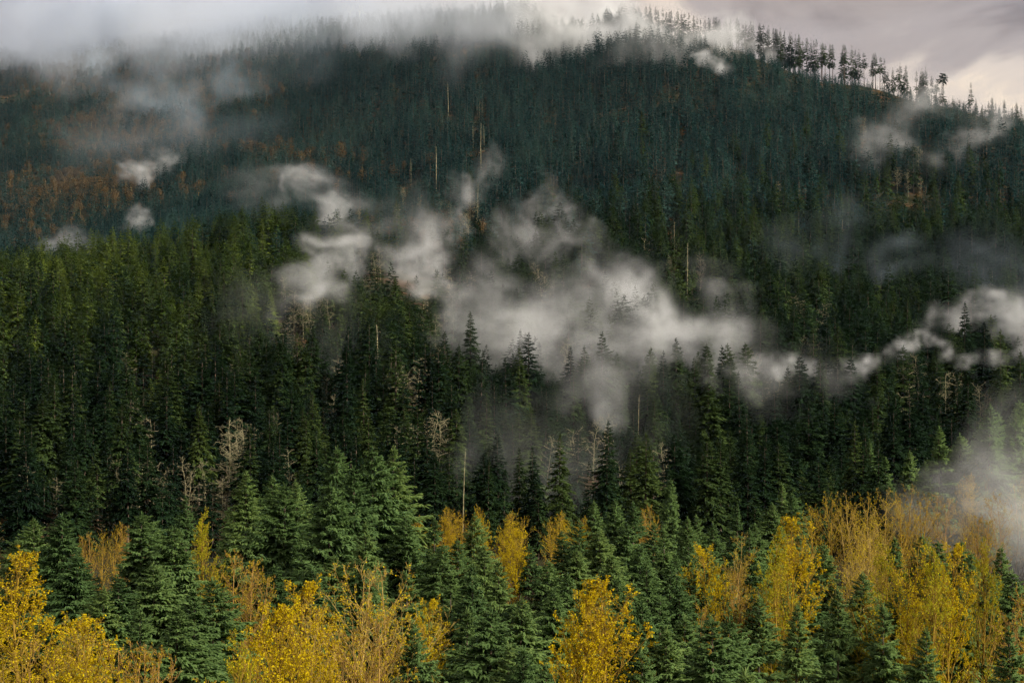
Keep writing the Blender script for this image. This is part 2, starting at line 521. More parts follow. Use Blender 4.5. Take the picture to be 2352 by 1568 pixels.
def broadleaf(rng, Hh, spread, nprim, nsec, ntwig, leaves, lsize, base=0.12, ang=0.75, up=0.9, twr=1.0, multi=1, bare_top=0.0):
    """-> wood (V,Q), leaves (V,Q,rnd), trunk (V,Q)"""
    m = 12
    s = np.linspace(0, 1, m)
    P = np.zeros((multi, m, 3))
    for i in range(multi):
        a = rng.random() * 6.28
        lean = 0.0 if multi == 1 else rng.uniform(0.06, 0.16)
        ph = rng.random() * 6
        P[i, :, 0] = (lean * math.cos(a) * s + 0.018 * np.sin(s * 7 + ph)) * Hh
        P[i, :, 1] = (lean * math.sin(a) * s + 0.018 * np.cos(s * 6 + ph)) * Hh
        P[i, :, 2] = -1 + s * (Hh * (1 if i == 0 else rng.uniform(0.75, 0.98)) + 1)
    R = (0.011 * Hh * (1 - s) ** 0.9 + 0.02)[None].repeat(multi, 0)
    tv, tq = tubes(P, R, 6)

    def lf(s_):
        q = (s_ - base) / (1 - base)
        return np.clip(0.55 + 1.1 * q, 0, 1.05) * (1.06 - q) ** 0.7
    P1, R1 = grow(P, R, nprim, base, 0.985, ang, spread, 7, rng, up=up, wig=0.09, lfun=lf)
    P2, R2 = grow(P1, R1, nsec, 0.18, 1.0, 0.72, 0.42, 5, rng, up=0.4, wig=0.12)
    P3, R3 = grow(P2, R2, ntwig, 0.15, 1.0, 0.75, 0.48, 4, rng, up=0.3, wig=0.14)
    R2 = np.maximum(R2, 0.014 * twr)
    R3 = np.maximum(R3, 0.010 * twr)
    w = [tubes(P1, R1, 4), tubes(P2, R2, 3), tubes(P3, R3, 3)]
    V, Q, o = [], [], 0
    for a, b in w:
        V.append(a)
        Q.append(b + o)
        o += len(a)
    wood = (np.concatenate(V), np.concatenate(Q))
    lv = None
    if leaves > 0:
        n3 = len(P3)
        nl = int(leaves)
        sel = rng.random((n3, nl)) < (leaves / nl)
        ss = rng.uniform(0.1, 1.0, (n3, nl))
        f = ss * (P3.shape[1] - 1)
        i = np.minimum(f.astype(int), P3.shape[1] - 2)
        f = (f - i)[..., None]
        B = np.take_along_axis(P3, i[..., None].repeat(3, -1), 1) * (1 - f) + np.take_along_axis(P3, (i + 1)[..., None].repeat(3, -1), 1) * f
        # leafiness changes from branch to branch
        cl = fbm(B.reshape(-1, 3) * 0.55, int(rng.integers(9999)), 2).reshape(n3, nl)
        hz = B[..., 2] / Hh
        tl = np.linalg.norm(P3[:, 1:] - P3[:, :-1], axis=-1).sum(1)
        sel &= rng.random((n3, nl)) < np.clip((tl / np.median(tl)) ** 1.3, 0.05, 1)[:, None]
        sel &= (rng.random((n3, nl)) < np.clip((cl - 0.30) * 4.0, 0.12, 1)) & (rng.random((n3, nl)) > bare_top * np.clip((hz - 0.45) * 3, 0, 1))
        B = B[sel] + rng.normal(0, 0.05, (sel.sum(), 3))
        n = len(B)
        D = norm(rng.normal(0, 1, (n, 3)) + np.array([0, 0, 0.25]))
        Ln = lsize * rng.uniform(0.6, 1.35, n)
        lv = blades(B, D, Ln, Ln * 0.72, rng.uniform(0, 3.14, n), np.zeros(n), rng)
    return wood, lv, (tv, tq)


def snag_mesh(rng, Hh, r, nb, blen, name, mat, crook=0.015, broken=0.25, droop=0.4, fork=False):
    """dead or bare trunk with a few crooked limbs: (trunk mesh, limb mesh)"""
    m = 10
    s = np.linspace(0, 1, m)
    nf = 2 if fork else 1
    P = np.zeros((nf, m, 3))
    for i in range(nf):
        P[i, :, 0] = np.cumsum(rng.normal(0, crook * Hh, m)) * s + i * 0.16 * Hh * s ** 1.5
        P[i, :, 1] = np.cumsum(rng.normal(0, crook * Hh, m)) * s
        P[i, :, 2] = -1.5 + s * (Hh + 1.5) * (1 if i == 0 else 0.85)
    R = (r * (1 - s * (1 - broken)))[None].repeat(nf, 0)
    V, Q = tubes(P, R, 6)
    tm = mesh_from('trunk_' + name, V, [(Q, 0)], [mat])
    if nb == 0:
        return tm, None
    P1, R1 = grow(P, R, nb, 0.35, 0.99, 1.15, blen, 6, rng, up=-droop, wig=0.22, rr=0.38)
    P2, R2 = grow(P1, R1, 4, 0.25, 1.0, 0.8, 0.5, 4, rng, up=-droop * 0.3, wig=0.2, rr=0.6)
    P3, R3 = grow(P2, R2, 3, 0.2, 1.0, 0.7, 0.55, 3, rng, up=0.1, wig=0.2, rr=0.7)
    R1, R2, R3 = np.maximum(R1, 0.05), np.maximum(R2, 0.028), np.maximum(R3, 0.014)
    V, Q, o = [], [], 0
    for a, b in (tubes(P1, R1, 4), tubes(P2, R2, 3), tubes(P3, R3, 3)):
        V.append(a)
        Q.append(b + o)
        o += len(a)
    return tm, mesh_from('limbs_' + name, np.concatenate(V), [(np.concatenate(Q), 0)], [mat])


rng = np.random.default_rng(11)

# --- prototypes, all normalised to height 1 by object scale (built at a natural height)
FIR = []          # foreground firs: (trunk mesh, crown mesh, height, radius)
for i in range(6):
    hh = 26.0
    rr = [9.0, 7.8, 8.6, 7.0, 8.4, 7.6][i]
    V, Q, rn, nn = conifer_crown(rng, hh, rr, 0.05, 400, 48, tiers=[44, 40, 46, 38, 42, 48][i], roll=0.32, power=[0.78, 0.86, 0.72, 0.82, 0.76, 0.84][i], droop=[0.42, 0.30, 0.5, 0.35, 0.45, 0.38][i], wide=0.24, sl=0.36, topup=0.42, lowup=-0.02, gap=[0, 0.3, 0, 0.33, 0.28, 0][i])
    FIR.append((trunk_mesh('fir_trunk', hh * 0.985, 0.34, rng, M_BARK), mesh_from('fir_crown', V, [(Q, 0)], [M_FIR], rn, nn), hh, rr))
OLD = []          # slope conifers
for i in range(8):
    hh = 34.0
    rr = [6.8, 5.8, 7.4, 5.4, 6.4, 7.2, 5.6, 6.0][i]
    V, Q, rn, nn = conifer_crown(rng, hh, rr, [0.12, 0.22, 0.10, 0.3, 0.16, 0.2, 0.12, 0.34][i], 260, 26, tiers=[30, 26, 34, 24, 28, 32, 26, 24][i], power=[0.80, 0.88, 0.72, 0.82, 0.92, 0.76, 0.85, 0.72][i], droop=0.5, wide=0.32, sl=0.42, topup=0.35, lowup=-0.15, gap=[0, 0.3, 0, 0.34, 0.25, 0, 0.3, 0.36][i])
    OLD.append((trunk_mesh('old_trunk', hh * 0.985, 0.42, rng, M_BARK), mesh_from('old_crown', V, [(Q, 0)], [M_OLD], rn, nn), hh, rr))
RIDGE = []        # ridge-top conifers with bare lower stems
for i in range(7):
    hh = 36.0
    b = [0.45, 0.3, 0.2, 0.55, 0.12, 0.35, 0.78][i]
    rr = [4.2, 4.6, 5.4, 4.4, 6.0, 3.9, 5.4][i]
    V, Q, rn, nn = conifer_crown(rng, hh, rr, b, [90, 100, 130, 80, 150, 90, 60][i], 16, power=[0.70, 0.80, 0.90, 0.65, 0.95, 0.75, 0.25][i], droop=0.45, wide=0.42, sl=0.46, topup=0.5, lowup=-0.1, gap=[0.42, 0.42, 0.34, 0.4, 0.25, 0.45, 0][i])
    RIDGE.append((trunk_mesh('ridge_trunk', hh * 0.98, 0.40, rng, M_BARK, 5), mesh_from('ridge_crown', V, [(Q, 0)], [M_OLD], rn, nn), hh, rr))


def whole(name, crown, trunk, mats):
    (V, Q, rn, nn) = crown
    tv, tq = trunk
    tn = norm(tv * np.array([1, 1, 0.0]) + 1e-6)
    return mesh_from(name, np.concatenate([V, tv]), [(Q, 0), (tq + len(V), 1)], mats, np.concatenate([rn, np.zeros(len(tv))]), np.concatenate([nn, tn]))


def simple_trunk(hh, r, k=4):
    s = np.linspace(0, 1, 4)
    P = np.zeros((1, 4, 3))
    P[0, :, 2] = -1.5 + s * (hh * 0.8 + 1.2)
    return tubes(P, (r * (1 - s) + 0.03)[None], k)


protos = bpy.data.collections.new('forest_prototypes')      # never linked: source meshes of the stuff forests
FARI = {}


def add_proto(me, key):
    o = bpy.data.objects.new('%02d_%s' % (len(protos.objects), key), me)
    protos.objects.link(o)
    FARI.setdefault(key, []).append(len(protos.objects) - 1)


for i in range(6):          # mid-slope
    cr = conifer_crown(rng, 32, [6.4, 5.6, 7.0, 5.2, 6.2, 6.8][i], [0.12, 0.25, 0.1, 0.3, 0.15, 0.2][i], 130, 13, tiers=22, power=[0.66, 0.78, 0.60, 0.72, 0.76, 0.64][i], droop=0.5, wide=0.42, sl=0.46, topup=0.35, lowup=-0.15, gap=[0, 0.3, 0, 0.3, 0.25, 0][i])
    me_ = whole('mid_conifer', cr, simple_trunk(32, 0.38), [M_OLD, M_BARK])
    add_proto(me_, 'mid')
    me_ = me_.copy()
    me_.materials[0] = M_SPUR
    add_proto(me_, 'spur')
    me_ = me_.copy()
    me_.materials[0] = M_FIR
    add_proto(me_, 'valley')
for i in range(5):          # upper slope
    cr = conifer_crown(rng, 28, [5.8, 5.0, 6.4, 5.3, 6.0][i], 0.10, 60, 7, power=[0.58, 0.70, 0.52, 0.64, 0.56][i], droop=0.45, wide=0.55, sl=0.52, topup=0.35, lowup=-0.1)
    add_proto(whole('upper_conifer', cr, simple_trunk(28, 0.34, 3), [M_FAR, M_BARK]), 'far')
for i in range(4):          # faded broadleaf trees of the far slope
    n = 420
    d = norm(rng.normal(0, 1, (n, 3)))
    rad = rng.random(n) ** 0.4
    B = d * rad[:, None] * np.array([4.0, 4.0, 5.5]) + np.array([0, 0, 10.5])
    B[:, 2] = np.maximum(B[:, 2], 2)
    D = norm(rng.normal(0, 1, (n, 3)) + np.array([0, 0, 1.0]))
    V, Q, rn = blades(B, D, rng.uniform(0.7, 1.5, n), rng.uniform(0.35, 0.8, n), rng.uniform(0, 3, n), np.zeros(n), rng)
    Q, nn = outward(V, Q, norm(d * rad[:, None] + np.array([0, 0, 0.6])), 0.6)
    cr = (V, Q, rn, nn)
    add_proto(whole('faded_tree', cr, simple_trunk(13, 0.25, 3), [M_FARB, M_PALE]), 'brown')

GOLD = []         # (trunk, limbs, leaves or None, height)
spec = [
    # H, spread, prim, sec, twig, leaves, lsize, leaf material, wood material, multi, bare_top
    (24, 0.36, 36, 8, 6, 15, 0.155, M_GOLD, M_TWIG, 1, 0.1),     # 0 full bright gold
    (24, 0.36, 32, 8, 5, 15, 0.155, M_GOLD, M_PALE, 2, 0.5),     # 1 gold, open
    (22, 0.44, 20, 7, 4, 11, 0.14, M_GOLD, M_PALE, 2, 0.55),     # 2 almost bare, pale twigs
    (24, 0.34, 36, 8, 5, 13, 0.155, M_OLIVE, M_TWIG, 1, 0.2),    # 3 yellow green
    (20, 0.36, 28, 6, 5, 7, 0.15, M_RUST, M_RED, 2, 0.4),      # 4 orange brown twiggy
    (22, 0.34, 36, 7, 6, 13, 0.15, M_GOLD, M_TWIG, 2, 0.7),     # 5 thin gold
    (18, 0.42, 16, 6, 4, 3, 0.14, M_GOLD, M_TWIG, 2, 0.3),        # 6 bare golden twigs
]
for (hh, sp, a, b, c, lv, ls, ml, mw, mu, bt) in spec:
    wood, leaf, tr = broadleaf(rng, hh, sp, a, b, c, lv, ls, multi=mu, bare_top=bt, ang=0.62 if mu == 1 else 0.85, up=0.9 if mu == 1 else 0.75, twr=1.2)
    GOLD.append((mesh_from('gold_trunk', tr[0], [(tr[1], 0)], [mw]), mesh_from('gold_limbs', wood[0], [(wood[1], 0)], [mw]),
                 mesh_from('gold_leaves', leaf[0], [(leaf[1], 0)], [ml], leaf[2]) if leaf else None, hh))

SNAG = []         # (trunk, limbs, height)
for i in range(5):                                     # bare crooked broadleaf trees, pale
    a, b = snag_mesh(rng, 20, 0.17, [18, 22, 16, 20, 18][i], 0.26, 'bare%d' % i, M_DEAD, 0.016, 0.25, droop=[0.3, 0.1, 0.5, -0.2, 0.6][i], fork=i in (1, 3))
    SNAG.append((a, b, 20))
POLE = []
for i in range(3):                                     # tall dead poles
    a, b = snag_mesh(rng, 34, 0.34, [0, 8, 12][i], 0.07, 'pole%d' % i, M_DEAD, 0.003, 0.30, 0.5)
    if b:            # stubs of a dead pole are one body with its trunk
        bm_ = bmesh.new()
        bm_.from_mesh(a)
        bm_.from_mesh(b)
        bm_.to_mesh(a)
        bm_.free()
    POLE.append((a, None, 34))

# ------------------------------------------------------------------ scene objects


def link(name, me, parent=None):
    o = bpy.data.objects.new(name, me)
    COL.objects.link(o)
    o.parent = parent
    return o


NUM = ['first', 'second', 'third', 'fourth', 'fifth', 'sixth', 'seventh', 'eighth', 'ninth', 'tenth', 'eleventh', 'twelfth', 'thirteenth', 'fourteenth', 'fifteenth', 'sixteenth', 'seventeenth', 'eighteenth', 'nineteenth', 'twentieth', 'twenty-first', 'twenty-second', 'twenty-third', 'twenty-fourth', 'twenty-fifth', 'twenty-sixth', 'twenty-seventh', 'twenty-eighth', 'twenty-ninth', 'thirtieth'] + ['thirty-' + x for x in ('first', 'second', 'third', 'fourth', 'fifth', 'sixth', 'seventh', 'eighth', 'ninth')]


def empty(name, loc, label, cat, group, scale, rotz):
    o = bpy.data.objects.new(name, None)
    o.empty_display_size = 0.5
    COL.objects.link(o)
    o.location = loc
    o.rotation_euler = (0, 0, rotz)
    o.scale = scale
    o['label'] = label
    o['category'] = cat
    if group:
        o['group'] = group
    return o


# --- ground
gx = np.concatenate([np.arange(-4200, -1400, 70), np.arange(-1400, 1400, 16), np.arange(1400, 4201, 70)]).astype(float)
gy = np.concatenate([np.arange(-1500, 0, 100), np.arange(0, 3600, 16), np.arange(3600, 7001, 100)]).astype(float)
GX, GY = np.meshgrid(gx, gy)
GZ = ground(GX, GY)
GV = np.stack([GX.ravel(), GY.ravel(), GZ.ravel()], 1)
ii = np.arange(GX.size).reshape(GX.shape)
GQ = np.stack([ii[:-1, :-1], ii[:-1, 1:], ii[1:, 1:], ii[1:, :-1]], -1).reshape(-1, 4)
mg = bpy.data.materials.new('forest floor')
mg.use_nodes = True
t = mg.node_tree
d = t.nodes['Principled BSDF']
d.inputs['Roughness'].default_value = 0.95
d.inputs['Specular IOR Level'].default_value = 0.1
n1 = N(t, 'ShaderNodeTexNoise', i_Scale=0.05, i_Detail=8.0, i_Roughness=0.6)
tcg = N(t, 'ShaderNodeTexCoord')
t.links.new(tcg.outputs['Object'], n1.inputs['Vector'])
rg = ramp(t, [(0.32, (0.012, 0.018, 0.008)), (0.50, (0.028, 0.026, 0.012)), (0.62, (0.070, 0.038, 0.018)), (0.75, (0.085, 0.050, 0.025))])
t.links.new(n1.outputs[0], rg.inputs[0])
t.links.new(rg.outputs[0], d.inputs['Base Color'])
g = link('ground', mesh_from('ground', GV, [(GQ, 0)], [mg]))
g.data.polygons.foreach_set('use_smooth', np.ones(len(g.data.polygons), bool))
g['kind'] = 'structure'
g['label'] = 'valley floor and wooded mountainside under the trees'

S2 = W / 2352.0


def place_top(u, v, y):
    """tree whose top shows at pixel (u, v) of the 1024 frame, y metres away -> base location, height"""
    x = (u - 512) / F * y
    z = (VH - v) / F * y
    zg = float(ground(np.array([x]), np.array([y]))[0])
    return (x, y, zg), z - zg


TREES = []      # records: dict(u, v, loc, kind ...), labelled later


def put(kind, proto, loc, hh, width=1.0, rot=None, **kw):
    TREES.append(dict(kind=kind, proto=proto, loc=loc, h=hh, w=width, rot=rng.random() * 6.28 if rot is None else rot, **kw))


def C(c, x, y):
    """crop coordinates of the four lower quarters -> pixel of the 1024 frame"""
    return (x * 0.3776 + (c - 5) * 588) * S2, (976 + y * 0.3776) * S2


# golden and bare broadleaf trees of the valley: crop, x, y, distance, prototype, width factor, landmark phrase
golds = [
    (5, 110, 830, 150, 0, 1.25, 'the tall golden tree cut by the left edge'),
    (5, 30, 960, 165, 1, 1.0, None),
    (5, 560, 1215, 128, 0, 1.15, 'the bushy golden tree low near the left corner'),
    (5, 660, 1290, 138, 1, 0.9, None),
    (5, 350, 1260, 132, 1, 0.8, None),
    (5, 240, 1330, 136, 4, 0.9, None),
    (5, 1240, 560, 215, 3, 0.8, 'the slim yellow green tree among the left firs'),
    (5, 1480, 800, 190, 4, 0.95, 'the rusty twiggy tree below the tall firs'),
    (5, 1545, 900, 186, 4, 0.8, None),
    (5, 530, 655, 275, 4, 0.7, 'the reddish bare thicket behind the left firs'),
    (5, 600, 650, 280, 6, 0.7, None),
    (5, 680, 620, 285, 6, 0.6, None),
    (5, 760, 600, 290, 4, 0.6, None),
    (5, 1450, 1360, 120, 3, 0.9, None),
    (5, 1400, 1420, 116, 6, 0.8, None),
    (5, 890, 1370, 124, 4, 0.8, None),
    (5, 1080, 1330, 128, 4, 0.8, None),
    (6, 255, 1005, 136, 0, 1.1, 'the full golden tree left of the pale bare crown'),
    (6, 110, 1150, 126, 0, 1.0, None),
    (6, 340, 1130, 133, 1, 0.7, None),
    (6, 690, 900, 142, 2, 1.05, 'the big half bare tree with pale branches'),
    (6, 800, 890, 146, 2, 0.9, None),
    (6, 590, 920, 139, 2, 0.8, None),
    (6, 560, 1180, 128, 4, 0.8, None),
    (6, 1035, 1090, 160, 0, 0.9, 'the rounded golden tree behind a small fir'),
    (6, 1180, 500, 285, 5, 0.9, 'the golden bare topped tree above the middle firs'),
    (6, 1235, 540, 290, 6, 0.8, None),
    (6, 1385, 490, 300, 5, 0.7, None),
    (6, 1510, 530, 300, 5, 0.9, None),
    (6, 985, 560, 278, 5, 0.9, None),
    (6, 1150, 520, 296, 6, 0.8, None),
    (7, 10, 660, 215, 0, 0.85, 'the slender yellow tree mid stand'),
    (7, 540, 985, 142, 0, 1.3, 'the bright yellow tree at bottom centre'),
    (7, 440, 1060, 139, 0, 0.9, None),
    (7, 1180, 765, 185, 0, 0.95, 'the narrow yellow tree right of centre'),
    (7, 1340, 680, 225, 2, 0.8, 'the pale branched bare tree behind the yellow one'),
    (7, 1420, 880, 190, 4, 0.7, None),
    (7, 320, 530, 290, 5, 1.0, None),
    (7, 250, 580, 285, 6, 0.8, None),
    (7, 430, 560, 292, 5, 0.8, None),
    (7, 20, 530, 305, 6, 0.9, None),
    (7, 850, 490, 305, 4, 0.7, 'the rusty tree at the foot of the dark slope'),
    (7, 790, 570, 300, 4, 0.6, None),
    (7, 1150, 1120, 165, 4, 0.7, None),
    (8, 130, 600, 178, 0, 0.95, 'the tall golden tree left of the pale thicket'),
    (8, 60, 700, 172, 3, 0.8, None),
    (8, 505, 650, 215, 2, 0.9, 'the pale twigged tree above the golden right stand'),
    (8, 560, 700, 212, 2, 0.8, None),
    (8, 640, 660, 240, 6, 0.8, None),
    (8, 690, 755, 176, 3, 0.95, 'the yellow green tree in the right stand'),
    (8, 880, 740, 165, 5, 0.8, 'the broad brown gold tree at lower right'),
    (8, 1000, 780, 160, 3, 0.8, None),
    (8, 1110, 760, 164, 0, 0.8, None),
    (8, 1280, 770, 166, 3, 0.8, 'the slim golden tree under the right fog'),
    (8, 1410, 1000, 150, 4, 1.0, 'the rusty tree near the right corner'),
    (8, 1530, 1150, 140, 4, 0.9, None),
    # bare thicket behind, drifting into the fog
    (8, 300, 500, 290, 6, 1.0, None), (8, 400, 430, 300, 6, 1.0, 'the bare golden thicket at the slope foot'),
    (8, 520, 420, 300, 2, 0.9, None), (8, 590, 430, 296, 6, 1.0, None),
    (8, 720, 400, 310, 2, 0.9, None), (8, 780, 440, 296, 6, 1.0, None), (8, 850, 380, 318, 6, 1.0, None), (8, 920, 430, 305, 6, 1.0, None),
    (8, 1080, 430, 310, 4, 1.1, None), (8, 1230, 300, 335, 5, 0.9, None),
    (8, 1330, 260, 345, 6, 1.0, None), (8, 1420, 420, 310, 4, 1.0, None), (8, 1520, 330, 330, 6, 1.0, None),
    (8, 640, 540, 270, 2, 0.9, None), (8, 880, 560, 270, 6, 0.8, None), (8, 1300, 560, 270, 4, 1.0, None),
]
for c, x, y_, dist, pr, wf, lm in golds:
    u, v = C(c, x, y_)
    loc, hh = place_top(u, v, dist)
    put('gold', pr, loc, hh, wf, u=u, v=v, land=lm)

# firs of the valley: crop, x, y, distance, width factor
firs = [
    (5, 205, 575, 225, 1.0), (5, 375, 555, 215, 1.15), (5, 840, 540, 212, 1.1), (5, 935, 600, 222, 1.0), (5, 1080, 620, 205, 1.1), (5, 1130, 435, 262, 0.75),
    (5, 1495, 295, 240, 1.0), (5, 1385, 515, 250, 0.9), (5, 1290, 940, 172, 1.0), (5, 720, 930, 175, 1.1), (5, 480, 800, 190, 1.1), (5, 950, 850, 180, 1.2), (5, 90, 700, 230, 0.9),
    (5, 300, 700, 235, 0.9), (5, 1170, 1010, 165, 1.1), (5, 600, 1000, 172, 1.0), (5, 860, 1130, 155, 1.2), (5, 1060, 1120, 158, 1.2),
    (6, 20, 440, 255, 0.9), (6, 95, 315, 258, 0.85), (6, 165, 370, 222, 1.15), (6, 255, 345, 262, 0.9), (6, 425, 365, 212, 1.05), (6, 505, 145, 250, 1.05), (6, 595, 265, 228, 1.05),
    (6, 715, 155, 238, 1.05), (6, 840, 145, 246, 1.2), (6, 660, 610, 205, 0.9), (6, 950, 560, 230, 1.0), (6, 1085, 575, 222, 0.85), (6, 1320, 545, 232, 0.75), (6, 1385, 735, 200, 0.9),
    (6, 1325, 860, 180, 0.85), (6, 1180, 900, 185, 0.9), (6, 1415, 1120, 150, 1.1), (6, 1030, 1205, 143, 0.7), (6, 650, 860, 195, 0.9), (6, 960, 900, 180, 1.1), (6, 1550, 1100, 160, 0.9),
    (6, 120, 860, 195, 1.1), (6, 350, 880, 190, 1.0), (6, 1240, 700, 215, 0.9), (6, 1480, 830, 190, 0.9), (6, 1130, 730, 210, 0.8), (6, 480, 800, 205, 1.0), (6, 1280, 1130, 158, 0.9), (6, 1500, 1330, 136, 0.9),
    (7, 300, 645, 240, 0.95), (7, 415, 580, 235, 0.95), (7, 480, 465, 300, 0.7), (7, 570, 635, 225, 0.95), (7, 625, 455, 290, 0.85), (7, 740, 470, 285, 0.85), (7, 700, 605, 240, 0.9),
    (7, 860, 605, 242, 0.95), (7, 940, 635, 235, 0.9), (7, 1055, 565, 245, 0.75), (7, 1120, 555, 250, 0.8), (7, 1075, 695, 215, 0.85), (7, 970, 330, 330, 0.6), (7, 845, 835, 185, 0.95),
    (7, 700, 960, 168, 0.95), (7, 790, 1085, 152, 0.9), (7, 520, 925, 175, 0.85), (7, 110, 735, 215, 0.95), (7, 220, 830, 192, 1.0), (7, 305, 920, 180, 0.9), (7, 20, 1055, 158, 0.9),
    (7, 230, 1010, 165, 1.0), (7, 900, 1050, 160, 1.0), (7, 1010, 975, 168, 0.9), (7, 1240, 1185, 128, 1.25), (7, 820, 1395, 126, 0.8), (7, 185, 1455, 122, 0.8), (7, 25, 1365, 128, 0.9),
    (7, 720, 1185, 145, 0.8), (7, 1330, 1195, 140, 0.9), (7, 1230, 605, 250, 0.85), (7, 1440, 635, 245, 0.85), (7, 1500, 605, 260, 0.85), (7, 1190, 745, 225, 0.8), (7, 1370, 475, 320, 0.6),
    (7, 1430, 1505, 114, 1.0), (7, 640, 935, 180, 0.7), (7, 960, 840, 195, 0.95), (7, 600, 790, 205, 0.9), (7, 1500, 850, 195, 0.9), (7, 1130, 900, 185, 0.9), (7, 1060, 1180, 148, 0.9),
    (7, 930, 1250, 140, 0.9), (7, 380, 760, 215, 0.9), (7, 770, 730, 218, 0.9), (7, 1010, 790, 205, 0.8), (7, 650, 1180, 148, 0.7), (7, 1500, 1050, 165, 0.9), (7, 1290, 900, 195, 0.8),
    (8, 90, 360, 330, 0.75), (8, 150, 415, 315, 0.8), (8, 20, 480, 300, 0.9), (8, 780, 690, 230, 0.8), (8, 935, 675, 232, 0.85), (8, 1040, 715, 225, 0.85), (8, 1160, 710, 226, 0.85),
    (8, 1410, 745, 188, 0.75), (8, 1500, 900, 170, 0.85), (8, 345, 725, 220, 0.8), (8, 240, 900, 190, 0.8), (8, 60, 930, 185, 0.8), (8, 1230, 780, 205, 0.8), (8, 570, 900, 190, 0.8),
    (8, 820, 1000, 172, 0.9), (8, 1330, 900, 180, 0.8), (8, 420, 1000, 170, 0.8), (8, 700, 1100, 158, 0.8), (8, 1150, 1000, 170, 0.9), (8, 160, 1100, 160, 0.8), (8, 950, 1250, 142, 0.8), (8, 1480, 1250, 138, 0.8),
    (8, 1040, 15, 350, 0.95), (8, 1190, 60, 355, 0.9), (8, 1330, -115, 345, 0.95), (8, 1410, -60, 360, 0.9), (8, 1500, -90, 350, 1.0), (8, 1560, -140, 365, 1.0), (8, 640, 90, 400, 0.6), (8, 950, 220, 380, 0.8),
    (8, 1120, 140, 352, 0.9), (8, 1270, 0, 362, 0.9), (8, 700, 200, 390, 0.7), (8, 860, 160, 395, 0.8),
]
for c, x, y_, dist, wf in firs:
    u, v = C(c, x, y_)
    loc, hh = place_top(u, v, dist)
    put('fir', int(rng.integers(6)), loc, hh, wf * 26.0 / max(hh, 14) * (0.55 + 0.45 * hh / 26.0), u=u, v=v)

# bare and dead trees (2352-px frame: u, v top, v base, prototype, pole?)
def c5(x, y):
    return 0.375 * x, 517 + 0.375 * y


bare = []
for x, y_ in [(800, 1100), (840, 1040), (1460, 840), (795, 760), (1500, 1160), (1555, 1190), (1400, 1220), (930, 1180), (1440, 1250)]:
    bare.append((0.375 * x, 517 + 0.375 * y_))
for x, y_ in [(185, 250), (350, 340), (795, 250), (845, 220), (940, 230), (1035, 210), (990, 290), (1140, 170), (1345, 270), (1380, 440), (60, 560), (105, 380), (1490, 20), (1390, 40), (725, 150), (20, 760), (1250, 240)]:
    bare.append((0.3776 * x, 976 + 0.3776 * y_))
for x, y_ in [(25, 760), (270, 770), (490, 790), (395, 890), (850, 890), (915, 850), (985, 770), (945, 1000), (1000, 860), (1140, 760), (1055, 1160), (1120, 1180), (1015, 1220), (1060, 400), (1100, 530), (1130, 290), (1165, 280), (1020, 430), (1090, 350), (1200, 330), (230, 390), (290, 420), (340, 430), (390, 410), (450, 440), (210, 560), (740, 150), (765, 150), (1260, 390), (1320, 270), (640, 50), (900, 1270), (200, 1300), (130, 1110), (480, 990), (180, 330), (1150, 490), (1210, 470)]:
    bare.append((588 + 0.375 * x, 517 + 0.375 * y_))
for x, y_ in [(185, 290), (310, 270), (240, 320), (825, 80), (960, 170), (1150, 200), (550, 900), (620, 890), (495, 1150), (565, 1180), (405, 1200), (960, 1290), (660, 1480), (1210, 930), (1420, 880), (340, 690), (420, 750), (690, 540), (1470, 780), (1440, 790), (200, 1320), (560, 1490), (150, 220)]:
    bare.append((1176 + 0.375 * x, 517 + 0.375 * y_))
for x, y_ in [(170, 460), (210, 460), (335, 490), (195, 640), (290, 700), (895, 880), (925, 780), (1080, 880), (850, 990), (60, 970), (10, 960), (1305, 960), (1160, 930)]:
    bare.append((1764 + 0.375 * x, 517 + 0.375 * y_))
for x, y_ in [(790, 1020), (860, 1040), (940, 1080), (920, 890), (585, 720), (60, 1090)]:
    bare.append((1764 + 0.375 * x, 0.375 * y_))
for x, y_ in [(640, 1250), (860, 1240), (900, 1150), (1000, 1180), (1195, 1240), (1310, 1180), (1350, 1230), (1250, 1290), (1305, 1300), (1130, 1210)]:
    bare.append((588 + 0.375 * x, 0.375 * y_))
for u2, v2 in bare:
    u, v = u2 * S2, v2 * S2
    dist = ray_ground(u, v, lift=27.0, y0=450)
    loc, hh = place_top(u, v, dist)
    hh *= rng.uniform(0.85, 1.08)
    put('bare', int(rng.integers(5)), loc, hh, rng.uniform(0.7, 1.1), u=u, v=v)
for u2, v2, vb in [(1087, 288, 330), (1105, 283, 376), (1112, 287, 332), (1002, 335, 432), (944, 363, 408), (1030, 190, 252), (1101, 232, 262), (870, 745, 890), (1549, 508, 582), (1578, 556, 668), (350, 795, 855), (1097, 420, 500), (1272, 400, 418), (1108, 235, 262), (910, 460, 520), (1836, 505, 560), (1835, 415, 450), (2075, 1330, 1400), (1063, 1030, 1160), (1466, 905, 1010), (1726, 820, 950), (1934, 505, 560), (1390, 990, 1060), (2280, 620, 660)]:
    u, v = u2 * S2, v2 * S2
    dist = ray_ground(u, vb * S2, lift=9.0, y0=430)
    loc, hh = place_top(u, v, dist)
    put('pole', int(rng.integers(3)), loc, hh, 1.5 if u2 == 870 else 1.0, u=u, v=v)

